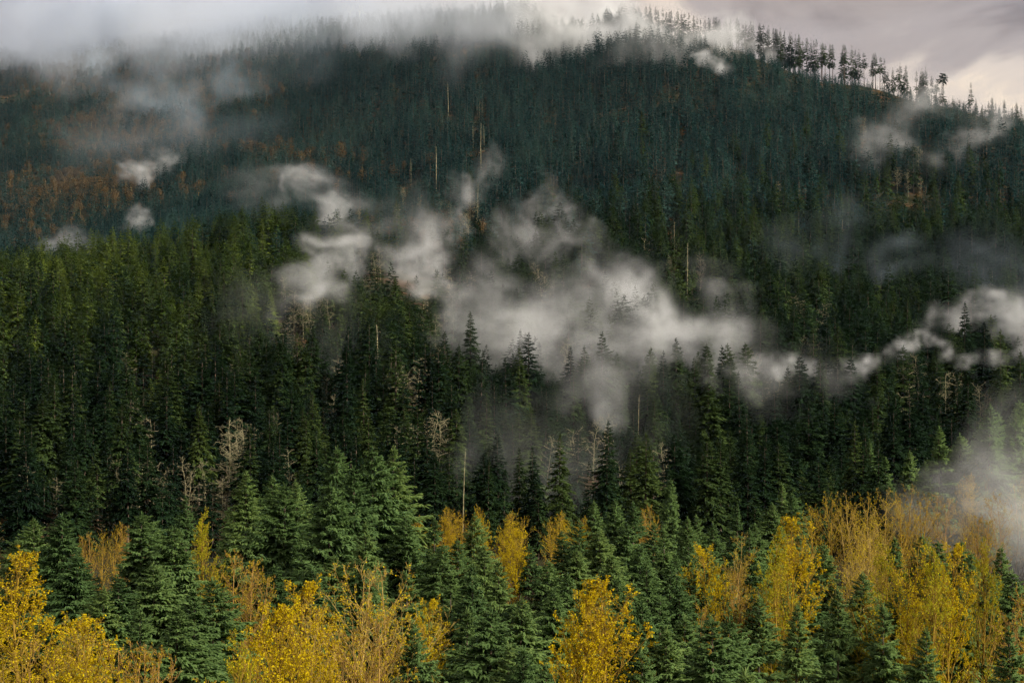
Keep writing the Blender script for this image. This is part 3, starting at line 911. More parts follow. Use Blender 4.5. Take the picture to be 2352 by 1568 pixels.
# special conifers on the slope (2352-px frame: u, v top, v of base)
for u2, v2, vb in [(1108, 792, 895), (1128, 818, 900), (1150, 832, 905), (1050, 765, 870), (2265, 718, 800), (2282, 712, 800), (2300, 735, 805), (2320, 695, 790), (2342, 700, 790), (2312, 742, 806), (2150, 720, 800), (1062, 1010, 1120), (1718, 870, 1010), (2008, 930, 1080)]:
    dist = ray_ground(u2 * S2, vb * S2)
    loc, hh = place_top(u2 * S2, v2 * S2, dist)
    put('old', int(rng.integers(8)), loc, max(hh, 12), 1.15, u=u2 * S2, v=v2 * S2, special=True)

# ------------------------------------------------------------------ slope trees: scattered, largest as things, the rest as stuff
pts = []
for (y0, y1, sp) in ((365, 640, 9.8), (640, 1150, 10.4), (1150, 2000, 11.6), (2000, 3700, 12.6)):
    ys = np.arange(y0, y1, sp)
    xs = np.arange(-0.56 * y1, 0.56 * y1, sp)
    X, Y = np.meshgrid(xs, ys)
    X = X + (np.arange(len(ys)) % 2)[:, None] * sp / 2 + rng.uniform(-0.42, 0.42, X.shape) * sp
    Y = Y + rng.uniform(-0.42, 0.42, Y.shape) * sp
    k = np.abs(X) < 0.50 * Y + 40
    pts.append(np.stack([X[k], Y[k]], 1))
pts = np.concatenate(pts)
U = 512 + F * pts[:, 0] / pts[:, 1]
RY = ridge_y(U)
pts = pts[(pts[:, 1] < RY - 6)]
X, Y = pts[:, 0], pts[:, 1]
Z = ground(X, Y)
U, VV = pix(X, Y, Z)
# clearings
cl = fbm(np.stack([X / 60, Y / 80, 0 * X], 1), 77, 3)
keep = cl > np.where(Y < 1200, 0.30, 0.27)
# the bare gully in the middle (thin wood, dead trees)
gul = np.exp(-(((U - 425) / 60) ** 2 + ((VV - 262) / 26) ** 2))
keep &= rng.random(len(X)) > 0.72 * gul
# the dead and bare trees stand at small openings
for r in TREES:
    if r['kind'] in ('bare', 'pole') or r.get('special'):
        wd_ = 3.0 if r['kind'] == 'bare' else 3.5
        keep &= ~((np.abs(U - r['u']) < wd_ + 0.006 * F * 500 / r['loc'][1]) & (Y > r['loc'][1] - (55 if r['kind'] == 'bare' else 75)) & (Y < r['loc'][1] + 3))
X, Y, Z, U, VV = X[keep], Y[keep], Z[keep], U[keep], VV[keep]
size = 0.62 + 0.5 * fbm(np.stack([X / 90, Y / 90, 0 * X + 3], 1), 31, 2) + rng.normal(0, 0.24, len(X))
size = np.clip(size, 0.36, 1.27)
# low wind-cut trees along the crest, so that the tall ones stand against the sky
RY = ridge_y(U)
crest = np.clip((RY - Y) / 210, 0, 1) ** 1.3
size = size * np.where(U > 640, 0.22 + 0.78 * crest, 1)
# far brown broadleaf woods
bn = fbm(np.stack([X / 170, Y / 230, 0 * X + 9], 1), 41, 3)


def blob(u, v, ru, rv):
    return np.exp(-(((U - u * S2) / (ru * S2)) ** 2 + ((VV - v * S2) / (rv * S2)) ** 2))


wish = 0.75 * blob(190, 455, 220, 55) + 0.4 * blob(300, 250, 330, 90) + 0.7 * blob(650, 362, 130, 16) + 0.55 * blob(280, 330, 230, 30) + 0.55 * blob(150, 170, 260, 60) + 0.45 * blob(520, 200, 200, 60) + 0.5 * blob(70, 560, 120, 30) + 0.4 * blob(1000, 560, 150, 26) + 0.25 * blob(700, 400, 160, 40)
brown = (Y > 1150) & (rng.random(len(X)) < np.clip(wish * 1.15 + (bn - 0.55) * 1.2 * (wish > 0.05), 0, 0.92))
isfar = (Y > 1250 + rng.normal(0, 130, len(X))) & ~brown
sizef = np.where(Y < 640, 0.80 + 0.42 * np.clip((Y - 400) / 240, 0, 1), np.where(Y < 1250, 1.12, 1.18))
size = size * sizef
hz = np.where(Y < 640, 34, np.where(isfar, 28, 32)) * size
# which ones show largest: the nearest, not hidden behind the valley stand
top_v = VH - F * (Z + hz) / Y
inview = (U > -12) & (U < 1036)
cand = np.nonzero(inview & (Y < 1250))[0]
cand = cand[np.argsort(Y[cand] / size[cand])]
cand = cand[top_v[cand] < 500]
singles = cand[:262]
is_single = np.zeros(len(X), bool)
is_single[singles] = True
for i in singles:
    put('old', int(rng.integers(8)), (X[i], Y[i], Z[i]), hz[i], rng.uniform(0.85, 1.2), u=U[i], v=top_v[i])

# ridge-top conifers against the sky (2352-px frame)
ridge = []
for a, b, n, tv0, tv1, sd in [(1480, 1640, 22, 8, 32, 6), (1640, 1775, 20, 32, 52, 7), (1775, 1835, 9, 50, 66, 7), (1835, 1902, 9, 80, 88, 6), (1915, 1945, 3, 96, 106, 6), (1955, 2010, 6, 116, 126, 8), (2010, 2080, 8, 130, 155, 9), (2080, 2100, 3, 190, 200, 6), (2100, 2130, 5, 158, 164, 5), (2138, 2165, 5, 182, 192, 5), (2175, 2225, 8, 216, 228, 7), (2240, 2262, 4, 228, 245, 6), (2270, 2295, 4, 232, 240, 6), (2296, 2352, 9, 232, 240, 9), (2352, 2420, 8, 240, 270, 9)]:
    for q in np.linspace(0, 1, n):
        ridge.append((a + (b - a) * q + rng.normal(0, 3), tv0 + (tv1 - tv0) * q + abs(rng.normal(0, sd)) + (12 if rng.random() < 0.2 else 0), None))
ridge += [(2166, 178, 6), (2230, 197, 1), (1895, 86, 3), (1939, 97, 3), (2277, 225, 2)]
for u2, v2, pr in ridge:
    u, v = u2 * S2, v2 * S2
    dist = float(ridge_y(u)) - 8 + rng.uniform(-14, 10)
    loc, hh = place_top(u, v, dist)
    hh = min(max(hh * (1.12 if u2 > 1775 else 1.0), 10), 56)
    put('ridge', int(rng.choice([0, 1, 2, 2, 3, 4, 5])) if pr is None else pr, loc, hh, 1.0, u=u, v=v, special=pr is not None)

# the single golden larch high on the right slope
u, v = 2040 * S2, 570 * S2
loc, hh = place_top(u, v, ray_ground(u, 622 * S2))
put('larch', 0, loc, hh, 1.0, u=u, v=v)

# ------------------------------------------------------------------ build the records, with labels
lands = [r for r in TREES if r.get('land')]


def side_ordinal(recs, lands, what):
    """label every record by its place next to the nearest landmark tree"""
    buckets = {}
    for r in recs:
        bl = min(lands, key=lambda q: (q['u'] - r['u']) ** 2 + 1.5 * (q['v'] - r['v']) ** 2 if q is not r else 1e12)
        du, dv = r['u'] - bl['u'], r['v'] - bl['v']
        if abs(dv) > abs(du) * 1.2:
            sd = 'above' if dv < 0 else 'below'
        else:
            sd = 'left of' if du < 0 else 'right of'
        buckets.setdefault((id(bl), sd), (bl, []))[1].append(r)
    for (_, sd), (bl, rs) in buckets.items():
        rs.sort(key=lambda r: math.hypot(r['u'] - bl['u'], r['v'] - bl['v']))
        for k, r in enumerate(rs):
            w = what(r)
            pre = '' if len(rs) == 1 else ('nearest ' if k == 0 else NUM[k] + ' nearest ')
            r['label'] = f"{w}, {pre}{sd} {bl['land']}" if pre else f"{w} {sd} {bl['land']}"
            while len(r['label'].split()) > 16:
                r['label'] = r['label'].rsplit(' ', 1)[0]


LOOK = {0: 'leafy golden tree', 1: 'open golden tree', 2: 'half bare pale tree', 3: 'yellow green tree', 4: 'rusty twiggy tree', 5: 'thin golden tree', 6: 'bare gold twigged tree'}
for r in lands:
    r['label'] = r['land'][4:]
for r in lands:      # short landmark phrases as labels of their own
    if len(r['label'].split()) < 4:
        r['label'] = 'the ' + r['label']
side_ordinal([r for r in TREES if r['kind'] == 'gold' and not r.get('land')], lands, lambda r: LOOK[r['proto']])
side_ordinal([r for r in TREES if r['kind'] == 'fir'], lands, lambda r: 'tall fir' if r['h'] > 29 else 'small fir' if r['h'] < 20 else 'green fir')


def rows(recs, word, zone, band, bandword):
    """label by row and place in the row"""
    b = {}
    for r in recs:
        b.setdefault((zone(r), band(r)), []).append(r)
    for (z, k), rs in b.items():
        rs.sort(key=lambda r: r['u'])
        for i, r in enumerate(rs):
            r['label'] = f"{word(r)}, {NUM[i]} from left in {bandword(k)} {z}"
            if len(rs) == 1:
                r['label'] = f"{word(r)}, only one in {bandword(k)} {z}"


def zone_of(r):
    u = r['u']
    for lim, nm in ((128, 'far left'), (256, 'left'), (384, 'mid left'), (512, 'centre left'), (640, 'centre right'), (768, 'mid right'), (896, 'right')):
        if u < lim:
            return nm
    return 'far right'


olds = [r for r in TREES if r['kind'] == 'old' and not r.get('special')]
yb = sorted(r['loc'][1] for r in olds)
rows(olds, lambda r: 'tall dark conifer' if r['h'] > 32 else 'dark conifer', zone_of, lambda r: min(3, int((r['loc'][1] - 365) / 60)), lambda k: ('lowest slope row,', 'second slope row,', 'third slope row,', 'higher slope rows,')[k])
sp = [r for r in TREES if r['kind'] == 'old' and r.get('special')]
splab = ['lone dark conifer standing out before the big fog patch', 'small dark conifer right beside the lone conifer before the fog', 'short dark conifer, second right of the lone conifer before the fog', 'dark conifer left of the lone conifer before the fog',
         'dark conifer at left of the knoll group before right mist', 'second dark conifer from left on the knoll before right mist', 'third dark conifer from left on the misty right knoll', 'tallest dark conifer on the misty right knoll', 'dark conifer farthest right on the misty right knoll', 'small dark conifer lowest on the misty right knoll', 'broad conifer left of the knoll above the mist ribbon',
         'slender sunlit conifer above the golden trees in the middle', 'slender conifer standing below the fog tail', 'slender ragged conifer right of centre on the lower dark slope']
for r, s_ in zip(sp, splab):
    r['label'] = s_
rd = [r for r in TREES if r['kind'] == 'ridge']


def rzone(r):
    u = r['u'] / S2
    for lim, nm in ((1640, 'ridge crest near the cloud'), (1775, 'ridge crest left of the tall stand'), (1905, 'tall stand on the ridge crest'), (1950, 'small tuft beyond the ridge crest gap'), (2090, 'ragged row midway down the ridge'), (2180, 'isolated clump on the falling ridge'), (2265, 'low ridge before the last clumps')):
        if u < lim:
            return 'the ' + nm
    return 'the last ridge clump by the right edge'


rows(rd, lambda r: 'dark bare-stemmed ridge conifer' if r['proto'] in (0, 3, 5, 6) else 'dark ridge conifer', rzone, lambda r: 0, lambda k: '')
for r in rd:
    r['label'] = r['label'].replace('in  the', 'in the')
    if r['proto'] == 6:
        r['label'] = 'ridge tree with a palm-like tuft on a bare stem against the sky'
rows([r for r in TREES if r['kind'] == 'bare'], lambda r: 'pale bare tree', zone_of, lambda r: 0 if r['v'] < 200 else 1 if r['v'] < 290 else 2 if r['v'] < 360 else 3 if r['v'] < 430 else 4, lambda k: ('wood high above fog,', 'wood just above fog,', 'wood level with fog,', 'wood just below fog,', 'wood at slope foot,')[k])
rows([r for r in TREES if r['kind'] == 'pole'], lambda r: 'tall dead pole trunk', zone_of, lambda r: 0 if r['v'] < 200 else 1 if r['v'] < 300 else 2, lambda k: ('wood high above fog,', 'wood level with fog,', 'wood below fog,')[k])
for r in TREES:
    if r['kind'] == 'larch':
        r['label'] = 'single orange larch glowing on the dark right slope'

SPEC = {
    'gold': ('golden_broadleaf_tree', 'tree', 'autumn broadleaf trees on the valley floor'),
    'fir': ('fir_tree', 'fir tree', 'green firs on the valley floor'),
    'old': ('hillside_conifer', 'conifer', 'dark conifers on the lower slope'),
    'ridge': ('ridge_conifer', 'conifer', 'conifers silhouetted along the ridge'),
    'bare': ('bare_tree', 'bare tree', 'pale bare trees among the conifers'),
    'pole': ('dead_trunk', 'dead tree', 'tall dead trunks among the conifers'),
    'larch': ('larch_tree', 'larch tree', None),
}
lm_crown = None
for r in TREES:
    nm, cat, grp = SPEC[r['kind']]
    k = r['kind']
    src = {'gold': GOLD, 'fir': FIR, 'old': OLD, 'ridge': RIDGE, 'bare': SNAG, 'pole': POLE, 'larch': OLD}[k][r['proto']]
    hp = src[3] if k == 'gold' else src[2]
    s = r['h'] / hp
    root = empty(nm, r['loc'], r['label'], cat, grp, (s * r['w'], s * r['w'], s), r['rot'])
    root.rotation_euler[0] = rng.normal(0, 0.022)
    link('trunk', src[0], root)
    if k == 'gold':
        link('branches', src[1], root)
        if src[2]:
            link('foliage', src[2], root)
    elif k in ('bare', 'pole'):
        if src[1]:
            link('branches', src[1], root)
    elif k == 'larch':
        me = src[1].copy()
        me.materials.clear()
        me.materials.append(M_RUST)
        link('crown', me, root)
    else:
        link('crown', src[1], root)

# ------------------------------------------------------------------ the rest of the wood as stuff


def instancer_group():
    ng = bpy.data.node_groups.new('scatter trees', 'GeometryNodeTree')
    ng.interface.new_socket('Geometry', in_out='INPUT', socket_type='NodeSocketGeometry')
    ng.interface.new_socket('Geometry', in_out='OUTPUT', socket_type='NodeSocketGeometry')
    gi = ng.nodes.new('NodeGroupInput')
    go = ng.nodes.new('NodeGroupOutput')
    ci = ng.nodes.new('GeometryNodeCollectionInfo')
    ci.inputs['Collection'].default_value = protos
    ci.inputs['Separate Children'].default_value = True
    ci.inputs['Reset Children'].default_value = True
    ip = ng.nodes.new('GeometryNodeInstanceOnPoints')
    ip.inputs['Pick Instance'].default_value = True
    A = {}
    for nme, ty in (('which', 'INT'), ('size', 'FLOAT_VECTOR'), ('turn', 'FLOAT_VECTOR')):
        a = ng.nodes.new('GeometryNodeInputNamedAttribute')
        a.data_type = ty
        a.inputs['Name'].default_value = nme
        A[nme] = a
    er = ng.nodes.new('FunctionNodeEulerToRotation')
    L = ng.links.new
    L(gi.outputs[0], ip.inputs['Points'])
    L(ci.outputs[0], ip.inputs['Instance'])
    L(A['which'].outputs['Attribute'], ip.inputs['Instance Index'])
    L(A['turn'].outputs['Attribute'], er.inputs[0])
    L(er.outputs[0], ip.inputs['Rotation'])
    L(A['size'].outputs['Attribute'], ip.inputs['Scale'])
    L(ip.outputs[0], go.inputs[0])
    return ng


NG = instancer_group()


def forest(name, X, Y, Z, which, sc, label, cat):
    n = len(X)
    me = bpy.data.meshes.new(name)
    me.vertices.add(n)
    me.vertices.foreach_set('co', np.stack([X, Y, Z], 1).astype(np.float32).ravel())
    a = me.attributes.new('which', 'INT', 'POINT')
    a.data.foreach_set('value', which.astype(np.int32))
    w = rng.uniform(0.85, 1.2, n)
    a = me.attributes.new('size', 'FLOAT_VECTOR', 'POINT')
    a.data.foreach_set('vector', np.stack([sc * w, sc * w, sc], 1).astype(np.float32).ravel())
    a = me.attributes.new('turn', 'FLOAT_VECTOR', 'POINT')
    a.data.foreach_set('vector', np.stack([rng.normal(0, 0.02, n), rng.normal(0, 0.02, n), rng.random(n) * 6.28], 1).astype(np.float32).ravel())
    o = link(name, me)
    md = o.modifiers.new('trees', 'NODES')
    md.node_group = NG
    o['kind'] = 'stuff'
    o['label'] = label
    o['category'] = cat
    return o


rest = ~is_single
k = rest & ~brown & ~isfar
spur = np.clip(1.25 - np.abs(U - 120) / 230, 0, 1) * np.clip((Y - 640) / 330, 0, 1)  # share of trees given the painted sunlit tone
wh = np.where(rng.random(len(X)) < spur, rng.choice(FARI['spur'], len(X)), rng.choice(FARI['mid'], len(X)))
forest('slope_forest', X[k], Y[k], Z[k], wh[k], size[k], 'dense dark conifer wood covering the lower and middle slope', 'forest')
k = rest & isfar
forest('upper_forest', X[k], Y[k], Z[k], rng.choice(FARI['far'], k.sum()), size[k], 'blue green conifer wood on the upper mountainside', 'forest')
k = rest & brown
forest('brown_woodland', X[k], Y[k], Z[k], rng.choice(FARI['brown'], k.sum()), size[k] * 1.1, 'patches of faded brown broadleaf wood on the far slope', 'woodland')
# the valley stand goes on beyond both sides of the view
vy = rng.uniform(90, 365, 1500)
vx = rng.choice([-1, 1], 1500) * (0.385 * vy + 4 + rng.random(1500) ** 1.3 * 130)
vu = 512 + F * vx / vy
vk = (vu < -30) | (vu > 1054)
vx, vy = vx[vk], vy[vk]
forest('valley_forest', vx, vy, ground(vx, vy), rng.choice(FARI['valley'] + FARI['brown'][:1], len(vx)), rng.uniform(0.45, 0.85, len(vx)), 'green firs of the valley floor going on beyond the golden trees', 'forest')
print('trees', len(TREES), 'scatter', len(X), 'brown', int(brown.sum()))

# low brush on the valley floor between the trees
nb_ = 2600
bx = rng.uniform(-0.42, 0.42, nb_)
by = rng.uniform(95, 470, nb_)
bx = bx * by
bz = ground(bx, by)
V_, Q_, R_, o_ = [], [], [], 0
nblade = 46
dd = norm(rng.normal(0, 1, (nb_, nblade, 3)) * np.array([1, 1, 0.6]) + np.array([0, 0, 0.9]))
Bc = np.stack([bx, by, bz], 1)[:, None] + rng.normal(0, 1, (nb_, nblade, 3)) * np.array([1.6, 1.6, 0.9]) + np.array([0, 0, 1.2])
Vb, Qb, Rb = blades(Bc.reshape(-1, 3), dd.reshape(-1, 3), rng.uniform(0.5, 1.3, nb_ * nblade), rng.uniform(0.12, 0.3, nb_ * nblade), rng.uniform(0, 3, nb_ * nblade), np.zeros(nb_ * nblade), rng)
M_BRUSH = foliage('undergrowth leaves', [(0.0, (0.020, 0.034, 0.012)), (0.5, (0.060, 0.050, 0.016)), (1.0, (0.14, 0.085, 0.022))], 0.15, 0.9)
ub = link('undergrowth', mesh_from('undergrowth', Vb, [(Qb, 0)], [M_BRUSH], Rb))
ub['kind'] = 'stuff'
ub['label'] = 'tangled dark undergrowth between the valley trees'
ub['category'] = 'undergrowth'

# ------------------------------------------------------------------ mist: density grids turned into fog volumes


def fog_group(gname, lo, hi, res, src_name):
    ng = bpy.data.node_groups.new(gname, 'GeometryNodeTree')
    ng.interface.new_socket('Geometry', in_out='INPUT', socket_type='NodeSocketGeometry')
    ng.interface.new_socket('Geometry', in_out='OUTPUT', socket_type='NodeSocketGeometry')
    gi = ng.nodes.new('NodeGroupInput')
    go = ng.nodes.new('NodeGroupOutput')
    vc = ng.nodes.new('GeometryNodeVolumeCube')
    vc.inputs['Min'].default_value = lo
    vc.inputs['Max'].default_value = hi
    for k_, a in zip('XYZ', res):
        vc.inputs['Resolution ' + k_].default_value = int(a)
    L = ng.links.new
    ps = ng.nodes.new('GeometryNodeInputPosition')
    sub = ng.nodes.new('ShaderNodeVectorMath')
    sub.operation = 'SUBTRACT'
    sub.inputs[1].default_value = lo
    L(ps.outputs[0], sub.inputs[0])
    mul = ng.nodes.new('ShaderNodeVectorMath')
    mul.operation = 'MULTIPLY'
    mul.inputs[1].default_value = [(r - 1) / (h - l) for r, h, l in zip(res, hi, lo)]
    L(sub.outputs[0], mul.inputs[0])
    ad = ng.nodes.new('ShaderNodeVectorMath')
    ad.operation = 'ADD'
    ad.inputs[1].default_value = (0.5, 0.5, 0.5)
    L(mul.outputs[0], ad.inputs[0])
    fl = ng.nodes.new('ShaderNodeVectorMath')
    fl.operation = 'FLOOR'
    L(ad.outputs[0], fl.inputs[0])
    dt = ng.nodes.new('ShaderNodeVectorMath')
    dt.operation = 'DOT_PRODUCT'
    dt.inputs[1].default_value = (1, res[0], res[0] * res[1])
    L(fl.outputs[0], dt.inputs[0])
    si = ng.nodes.new('GeometryNodeSampleIndex')
    si.data_type = 'FLOAT'
    si.domain = 'POINT'
    si.clamp = True
    L(gi.outputs[0], si.inputs['Geometry'])
    na = ng.nodes.new('GeometryNodeInputNamedAttribute')
    na.data_type = 'FLOAT'
    na.inputs['Name'].default_value = 'dens'
    L(na.outputs['Attribute'], si.inputs['Value'])
    L(dt.outputs['Value'], si.inputs['Index'])
    L(si.outputs[0], vc.inputs['Density'])
    sm = ng.nodes.new('GeometryNodeSetMaterial')
    L(vc.outputs[0], sm.inputs['Geometry'])
    L(sm.outputs[0], go.inputs[0])
    return ng, sm


def mist_mat(name, col, aniso=0.2):
    m = bpy.data.materials.new(name)
    m.use_nodes = True
    t = m.node_tree
    t.nodes.clear()
    pv = N(t, 'ShaderNodeVolumePrincipled')
    pv.inputs['Color'].default_value = (*col, 1)
    pv.inputs['Density'].default_value = 1.0
    pv.inputs['Anisotropy'].default_value = aniso
    o = N(t, 'ShaderNodeOutputMaterial')
    t.links.new(pv.outputs[0], o.inputs['Volume'])
    return m


MIST = mist_mat('mist', (0.93, 0.94, 0.96), 0.15)
MIST_LILAC = mist_mat('lilac cloud', (0.86, 0.91, 1.0), 0.15)
MIST_BLUE = mist_mat('blue mist', (0.72, 0.86, 1.0), 0.1)
MISTN = 0


def mist(name, lobes, vox, label, lift=38.0, stretch=(1, 1, 1), nscale=1.75, contrast=1.0, depth=0.5, fixed=None, seed=0, feather=1.0, y0=430, ymax=9e9, chain=0, mat=None):
    """lobes: (u, v, radius px, optical depth[, stretch u, stretch v]) in the 2352-px frame; each lies on the tree tops of the slope it covers"""
    cs, rs, ds = [], [], []
    for k_ in range(chain):        # ribbons: lobes between the given ones
        lobes = [x_ for a_, b_ in zip(lobes, lobes[1:]) for x_ in (a_, tuple((p_ + q_) / 2 for p_, q_ in zip(a_, b_)))] + [lobes[-1]]
    for lb in lobes:
        u, v, r, tau = lb[:4]
        su, sv = (lb[4], lb[5]) if len(lb) > 4 else (1.0, 1.0)
        y = fixed if fixed else min(ymax, ray_ground(u * S2, v * S2, lift=lift, y0=y0), float(ridge_y(u * S2)) + 30)
        rad = 1.45 * r * S2 / F * y
        y = y - rad * (0.2 if fixed else 0.55)
        cs.append(((u * S2 - 512) / F * y, y, (VH - v * S2) / F * y))
        rs.append((rad * su, rad * depth, rad * sv))
        ds.append(0.44 * tau / (0.75 * rad * depth))
    cs, rs, ds = np.array(cs), np.array(rs), np.array(ds)
    lo = (cs - rs * 1.15).min(0)
    hi = (cs + rs * 1.15).max(0)
    res = np.maximum(((hi - lo) / (vox, vox * 1.5, vox)).astype(int) + 1, 4)
    ax = [np.linspace(lo[i], hi[i], res[i]).astype(np.float32) for i in range(3)]
    Zg, Yg, Xg = np.meshgrid(ax[2], ax[1], ax[0], indexing='ij')
    P = np.stack([Xg.ravel(), Yg.ravel(), Zg.ravel()], 1)
    rm = float(np.median(rs[:, 2]))
    near = np.zeros(len(P), bool)
    for c, r in zip(cs, rs):
        near |= (((P - c.astype(np.float32)) / (r * 1.3).astype(np.float32)) ** 2).sum(1) < 1
    Pn = P[near]
    q = Pn / (np.array([1.25, 1.4, 1.0], np.float32) * rm * nscale)
    w1 = np.stack([fbm(q * 0.8 + 11.1 * k_, 200 + seed * 7 + k_, 2) - 0.5 for k_ in range(3)], 1)
    w2 = np.stack([fbm(q * 2.6 + 5.7 * k_ + w1 * 2.0, 230 + seed * 7 + k_, 3) - 0.5 for k_ in range(3)], 1)
    Pw = Pn + (w1 * 1.6 + w2 * 1.3) * rm * feather
    env = np.zeros(len(Pn))
    wsum = np.zeros(len(Pn)) + 1e-9
    amp = np.zeros(len(Pn))
    for c, r, d_ in zip(cs, rs, ds):
        e = np.exp(-2.2 * (((Pw - c) / r) ** 2).sum(1))
        env = env + e
        w_ = e ** 2
        amp += w_ * d_
        wsum += w_
    amp /= wsum
    env = np.clip(env - 0.10, 0, 1.0)
    # torn billows and filaments
    qq = q * 2.4 + w1 * 3.0 + w2 * 1.6
    n = fbm(qq, 300 + seed * 13, 6, 0.66) - 0.5
    fil = (1 - np.abs(2 * fbm(q * 2.0 + w1 * 4.0 + w2 * 2.2 + 5.0, 400 + seed * 13, 5, 0.62) - 1)) ** 5
    body = np.clip(0.26 + n * 6.6 * contrast, 0, 2.1) * env
    den = (0.75 * body + 1.25 * fil * env ** 0.8 * contrast) * np.clip(env * 2.2, 0, 1)
    den = den * amp * np.clip(0.75 + (fbm(q * 1.25 + w2 * 1.2 + 31.0, 500 + seed * 13, 2) - 0.5) * 4.0 * contrast, 0.12, 1.7)
    dens = np.zeros(len(P))
    dens[near] = den
    me = bpy.data.meshes.new(name)
    me.vertices.add(len(P))
    me.vertices.foreach_set('co', P.astype(np.float32).ravel())
    a = me.attributes.new('dens', 'FLOAT', 'POINT')
    a.data.foreach_set('value', dens.astype(np.float32))
    me.materials.append(mat or MIST)
    o = link(name, me)
    ng, sm = fog_group('fog ' + name, tuple(lo), tuple(hi), [int(a_) for a_ in res], name)
    sm.inputs['Material'].default_value = mat or MIST
    md = o.modifiers.new('fog', 'NODES')
    md.node_group = ng
    o['kind'] = 'stuff'
    o['label'] = label
    o['category'] = 'mist'
    print('mist', label[:30], res, len(P), int(near.sum()), 'y', cs[:, 1].min(), cs[:, 1].max())
    return o


mist('mist', [(670, 425, 37, 0.47), (700, 412, 35, 0.54), (745, 430, 50, 0.71), (790, 470, 57, 0.78), (775, 540, 61, 1.02), (770, 600, 61, 1.17), (740, 650, 66, 1.25), (700, 690, 61, 0.86), (640, 715, 55, 0.47), (820, 610, 50, 0.54), (850, 520, 44, 0.39), (600, 450, 66, 0.20), (900, 500, 66, 0.16)], 2.0, 'pale column of mist rising above the left spur', seed=1, ymax=1230)
mist('mist', [(930, 620, 60, 0.94), (975, 590, 62, 1.36), (1015, 560, 50, 1.19), (1035, 520, 36, 0.59), (980, 650, 48, 0.77), (910, 570, 40, 0.59)], 2.0, 'small bright mist patch between the column and the big fog', seed=2)
mist('mist', [(1250, 468, 48, 0.59), (1285, 492, 44, 0.53), (1200, 520, 60, 0.70), (1160, 570, 64, 0.77), (1135, 625, 69, 0.82), (1250, 580, 56, 0.53), (1325, 578, 50, 0.53), (1390, 605, 56, 0.46), (1450, 620, 52, 0.46), (1480, 650, 69, 0.59),
                (1110, 720, 81, 0.77), (1190, 745, 92, 0.88), (1290, 720, 81, 0.65), (1390, 700, 99, 0.82), (1480, 700, 86, 0.77), (1540, 735, 81, 0.77), (1610, 780, 77, 0.94), (1460, 790, 104, 1.00), (1310, 805, 92, 0.94), (1200, 800, 77, 0.70),
                (1660, 805, 52, 0.77), (1610, 845, 64, 0.70), (1510, 850, 67, 0.70), (1385, 870, 79, 0.34), (1350, 920, 64, 0.26), (1360, 960, 46, 0.21), (1440, 890, 58, 0.46), (1230, 850, 58, 0.41)], 1.9, 'big white fog patch drifting across the middle slope', seed=3)
mist('mist', [(1700, 850, 29, 0.48), (1770, 832, 27, 0.52), (1830, 838, 24, 0.40), (1890, 846, 20, 0.28), (1950, 846, 20, 0.28), (2000, 835, 19, 0.32), (2050, 805, 19, 0.40), (2090, 787, 17, 0.48), (2130, 780, 17, 0.40), (2175, 797, 15, 0.24)], 1.8, 'thin mist ribbon trailing right of the big fog', seed=4, chain=2, contrast=0.85)
mist('mist', [(1640, 690, 70, 0.25), (1700, 770, 70, 0.3), (1740, 890, 50, 0.35), (1900, 890, 60, 0.25)], 2.6, 'faint mist round the start of the ribbon', seed=18)
mist('mist', [(2170, 815, 17, 0.28), (2210, 830, 17, 0.28), (2260, 832, 17, 0.32), (2310, 822, 19, 0.32), (2370, 800, 22, 0.42)], 1.8, 'thin mist strand below the knoll at right', seed=19, chain=2, contrast=0.85)
mist('mist', [(2110, 740, 34, 0.35), (2160, 728, 36, 0.5), (2230, 715, 40, 0.6), (2310, 700, 46, 0.6), (2380, 720, 60, 0.6), (2300, 765, 44, 0.4)], 2.2, 'broken mist strands behind the knoll at right', seed=5, chain=1)
mist('mist', [(2290, 640, 104, 0.21), (2240, 590, 78, 0.15), (2340, 690, 91, 0.21), (2060, 610, 57, 0.15), (1890, 510, 78, 0.10), (1960, 560, 78, 0.08), (1840, 590, 78, 0.08)], 3.5, 'faint bluish mist on the upper right slope', seed=6, mat=MIST_BLUE)
mist('mist', [(1990, 350, 46, 0.14), (2040, 320, 50, 0.24), (2090, 275, 46, 0.28), (2130, 250, 44, 0.24), (2190, 262, 50, 0.21), (2250, 282, 50, 0.21), (2290, 272, 40, 0.10)], 3.4, 'grey mist shreds below the ridge at right', seed=7, lift=30, chain=1, contrast=1.25)
mist('mist', [(2270, 300, 44, 0.25), (2230, 325, 44, 0.3), (2190, 352, 40, 0.25), (2130, 400, 44, 0.15)], 3.4, 'thin mist streak slanting below the right ridge', seed=21, lift=30, chain=1, contrast=1.25)
mist('mist', [(1180, 40, 90, 2.59), (1280, 25, 90, 3.89), (1380, 35, 80, 3.46), (1470, 50, 70, 3.02), (1550, 62, 60, 2.38), (1620, 75, 55, 2.16), (1690, 90, 50, 2.16), (1750, 95, 45, 1.94), (1800, 110, 40, 1.51), (1700, 115, 34, 2.16), (1300, 90, 120, 1.51), (1500, 110, 110, 0.97)], 8.0, 'warm lit cloud spilling over the ridge crest', seed=8, lift=24)
mist('mist', [(1595, 126, 16, 0.25), (1620, 129, 18, 0.6), (1640, 135, 17, 0.55), (1665, 150, 16, 0.45), (1680, 158, 14, 0.2)], 2.4, 'tiny bright mist curl under the ridge', seed=9, lift=30, chain=2, contrast=0.9)
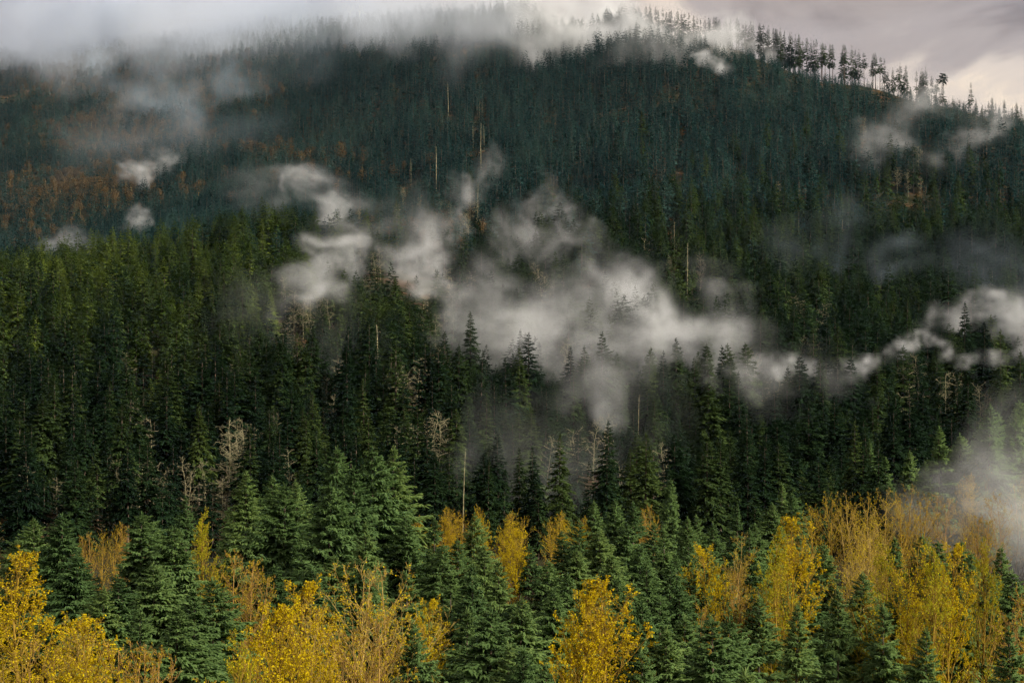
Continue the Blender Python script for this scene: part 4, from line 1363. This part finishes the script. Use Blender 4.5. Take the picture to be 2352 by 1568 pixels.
mist('mist', [(-150, 10, 190, 8.91), (0, 20, 180, 8.42), (140, 15, 175, 8.42), (280, 5, 170, 8.42), (420, 0, 165, 8.42), (560, -8, 160, 8.42), (700, -15, 155, 8.42), (840, -20, 150, 7.92), (980, -25, 145, 7.43), (1110, -20, 130, 6.93), (40, 120, 140, 2.47), (180, 115, 140, 2.47), (330, 95, 130, 1.98), (480, 85, 120, 1.73), (640, 75, 120, 1.73), (800, 65, 115, 1.73), (950, 60, 115, 1.98), (1080, 65, 110, 1.98), (250, 190, 90, 0.99), (850, 130, 100, 0.74), (1150, 120, 110, 0.99)], 18.0, 'low cloud bank hiding the mountain top at left', seed=10, lift=40, feather=0.8, nscale=1.6, contrast=0.6, depth=0.9, mat=MIST_LILAC)
mist('mist', [(60, 300, 260, 0.32), (300, 250, 260, 0.39), (520, 240, 240, 0.34), (120, 430, 220, 0.29), (380, 380, 200, 0.29), (760, 250, 240, 0.29), (1000, 230, 240, 0.25)], 26.0, 'blue veil of mist over the far left slope', seed=17, lift=60, contrast=0.4, y0=1500, depth=0.8, mat=MIST_BLUE)
mist('mist', [(230, 110, 94, 0.68), (240, 180, 81, 0.52), (330, 230, 94, 0.38), (420, 200, 94, 0.52), (430, 290, 94, 0.52), (390, 330, 81, 0.38), (60, 170, 108, 0.45), (620, 170, 122, 0.30), (760, 140, 122, 0.30)], 12.0, 'blue mist streaks trailing down the far left slope', seed=20, lift=40, mat=MIST_BLUE)
mist('mist', [(300, 400, 34, 0.3), (325, 390, 36, 0.5), (352, 374, 30, 0.4), (380, 360, 34, 0.2)], 3.0, 'small mist puff over the far brown wood', seed=11, chain=1, contrast=1.1)
mist('mist', [(130, 570, 55, 0.6), (180, 560, 50, 0.55), (90, 580, 40, 0.4), (230, 580, 50, 0.3)], 3.0, 'low mist behind the left spur crest', seed=12, y0=1500)
mist('mist', [(305, 510, 28, 0.6), (320, 490, 24, 0.4)], 3.0, 'small mist tuft behind the spur', seed=13, y0=1300)
mist('mist', [(1110, 400, 46, 0.3), (1090, 440, 40, 0.3), (1130, 380, 36, 0.2), (1000, 480, 60, 0.2)], 3.0, 'faint mist plume beside the dead poles', seed=14)
mist('mist', [(2345, 1120, 152, 0.42), (2290, 1190, 111, 0.36), (2220, 1180, 101, 0.23), (2385, 1040, 121, 0.29), (2340, 1000, 91, 0.15), (2150, 1190, 91, 0.11), (2380, 1200, 121, 0.45)], 1.6, 'warm fog drifting in at the right edge over the thicket', seed=15, fixed=318.0, contrast=1.0, depth=0.8)
mist('mist', [(1150, 940, 110, 0.21), (1300, 1040, 130, 0.18), (1420, 1060, 110, 0.15), (1450, 960, 110, 0.18), (1850, 920, 110, 0.15), (1750, 960, 100, 0.12), (600, 740, 110, 0.18), (800, 760, 110, 0.15)], 4.0, 'thin grey mist hanging in the dark lower wood', seed=16, contrast=0.5)

# ------------------------------------------------------------------ the air
hm = mist_mat('hazy air', (0.55, 0.82, 1.0), 0.1)
hm.node_tree.nodes['Principled Volume'].inputs['Density'].default_value = 0.000010
bm = bmesh.new()
bmesh.ops.create_cube(bm, size=1.0)
me = bpy.data.meshes.new('haze')
zlo, zhi = float(GZ.min()) - 5, float(GZ.max()) + 90
for v_ in bm.verts:
    v_.co = (v_.co.x * 8600, (v_.co.y + 0.5) * 8700 - 1600, zlo + (v_.co.z + 0.5) * (zhi - zlo))
bm.to_mesh(me)
me.materials.append(hm)
hz_ = link('haze', me)
hz_['kind'] = 'stuff'
hz_['label'] = 'thin blue haze filling the valley air'
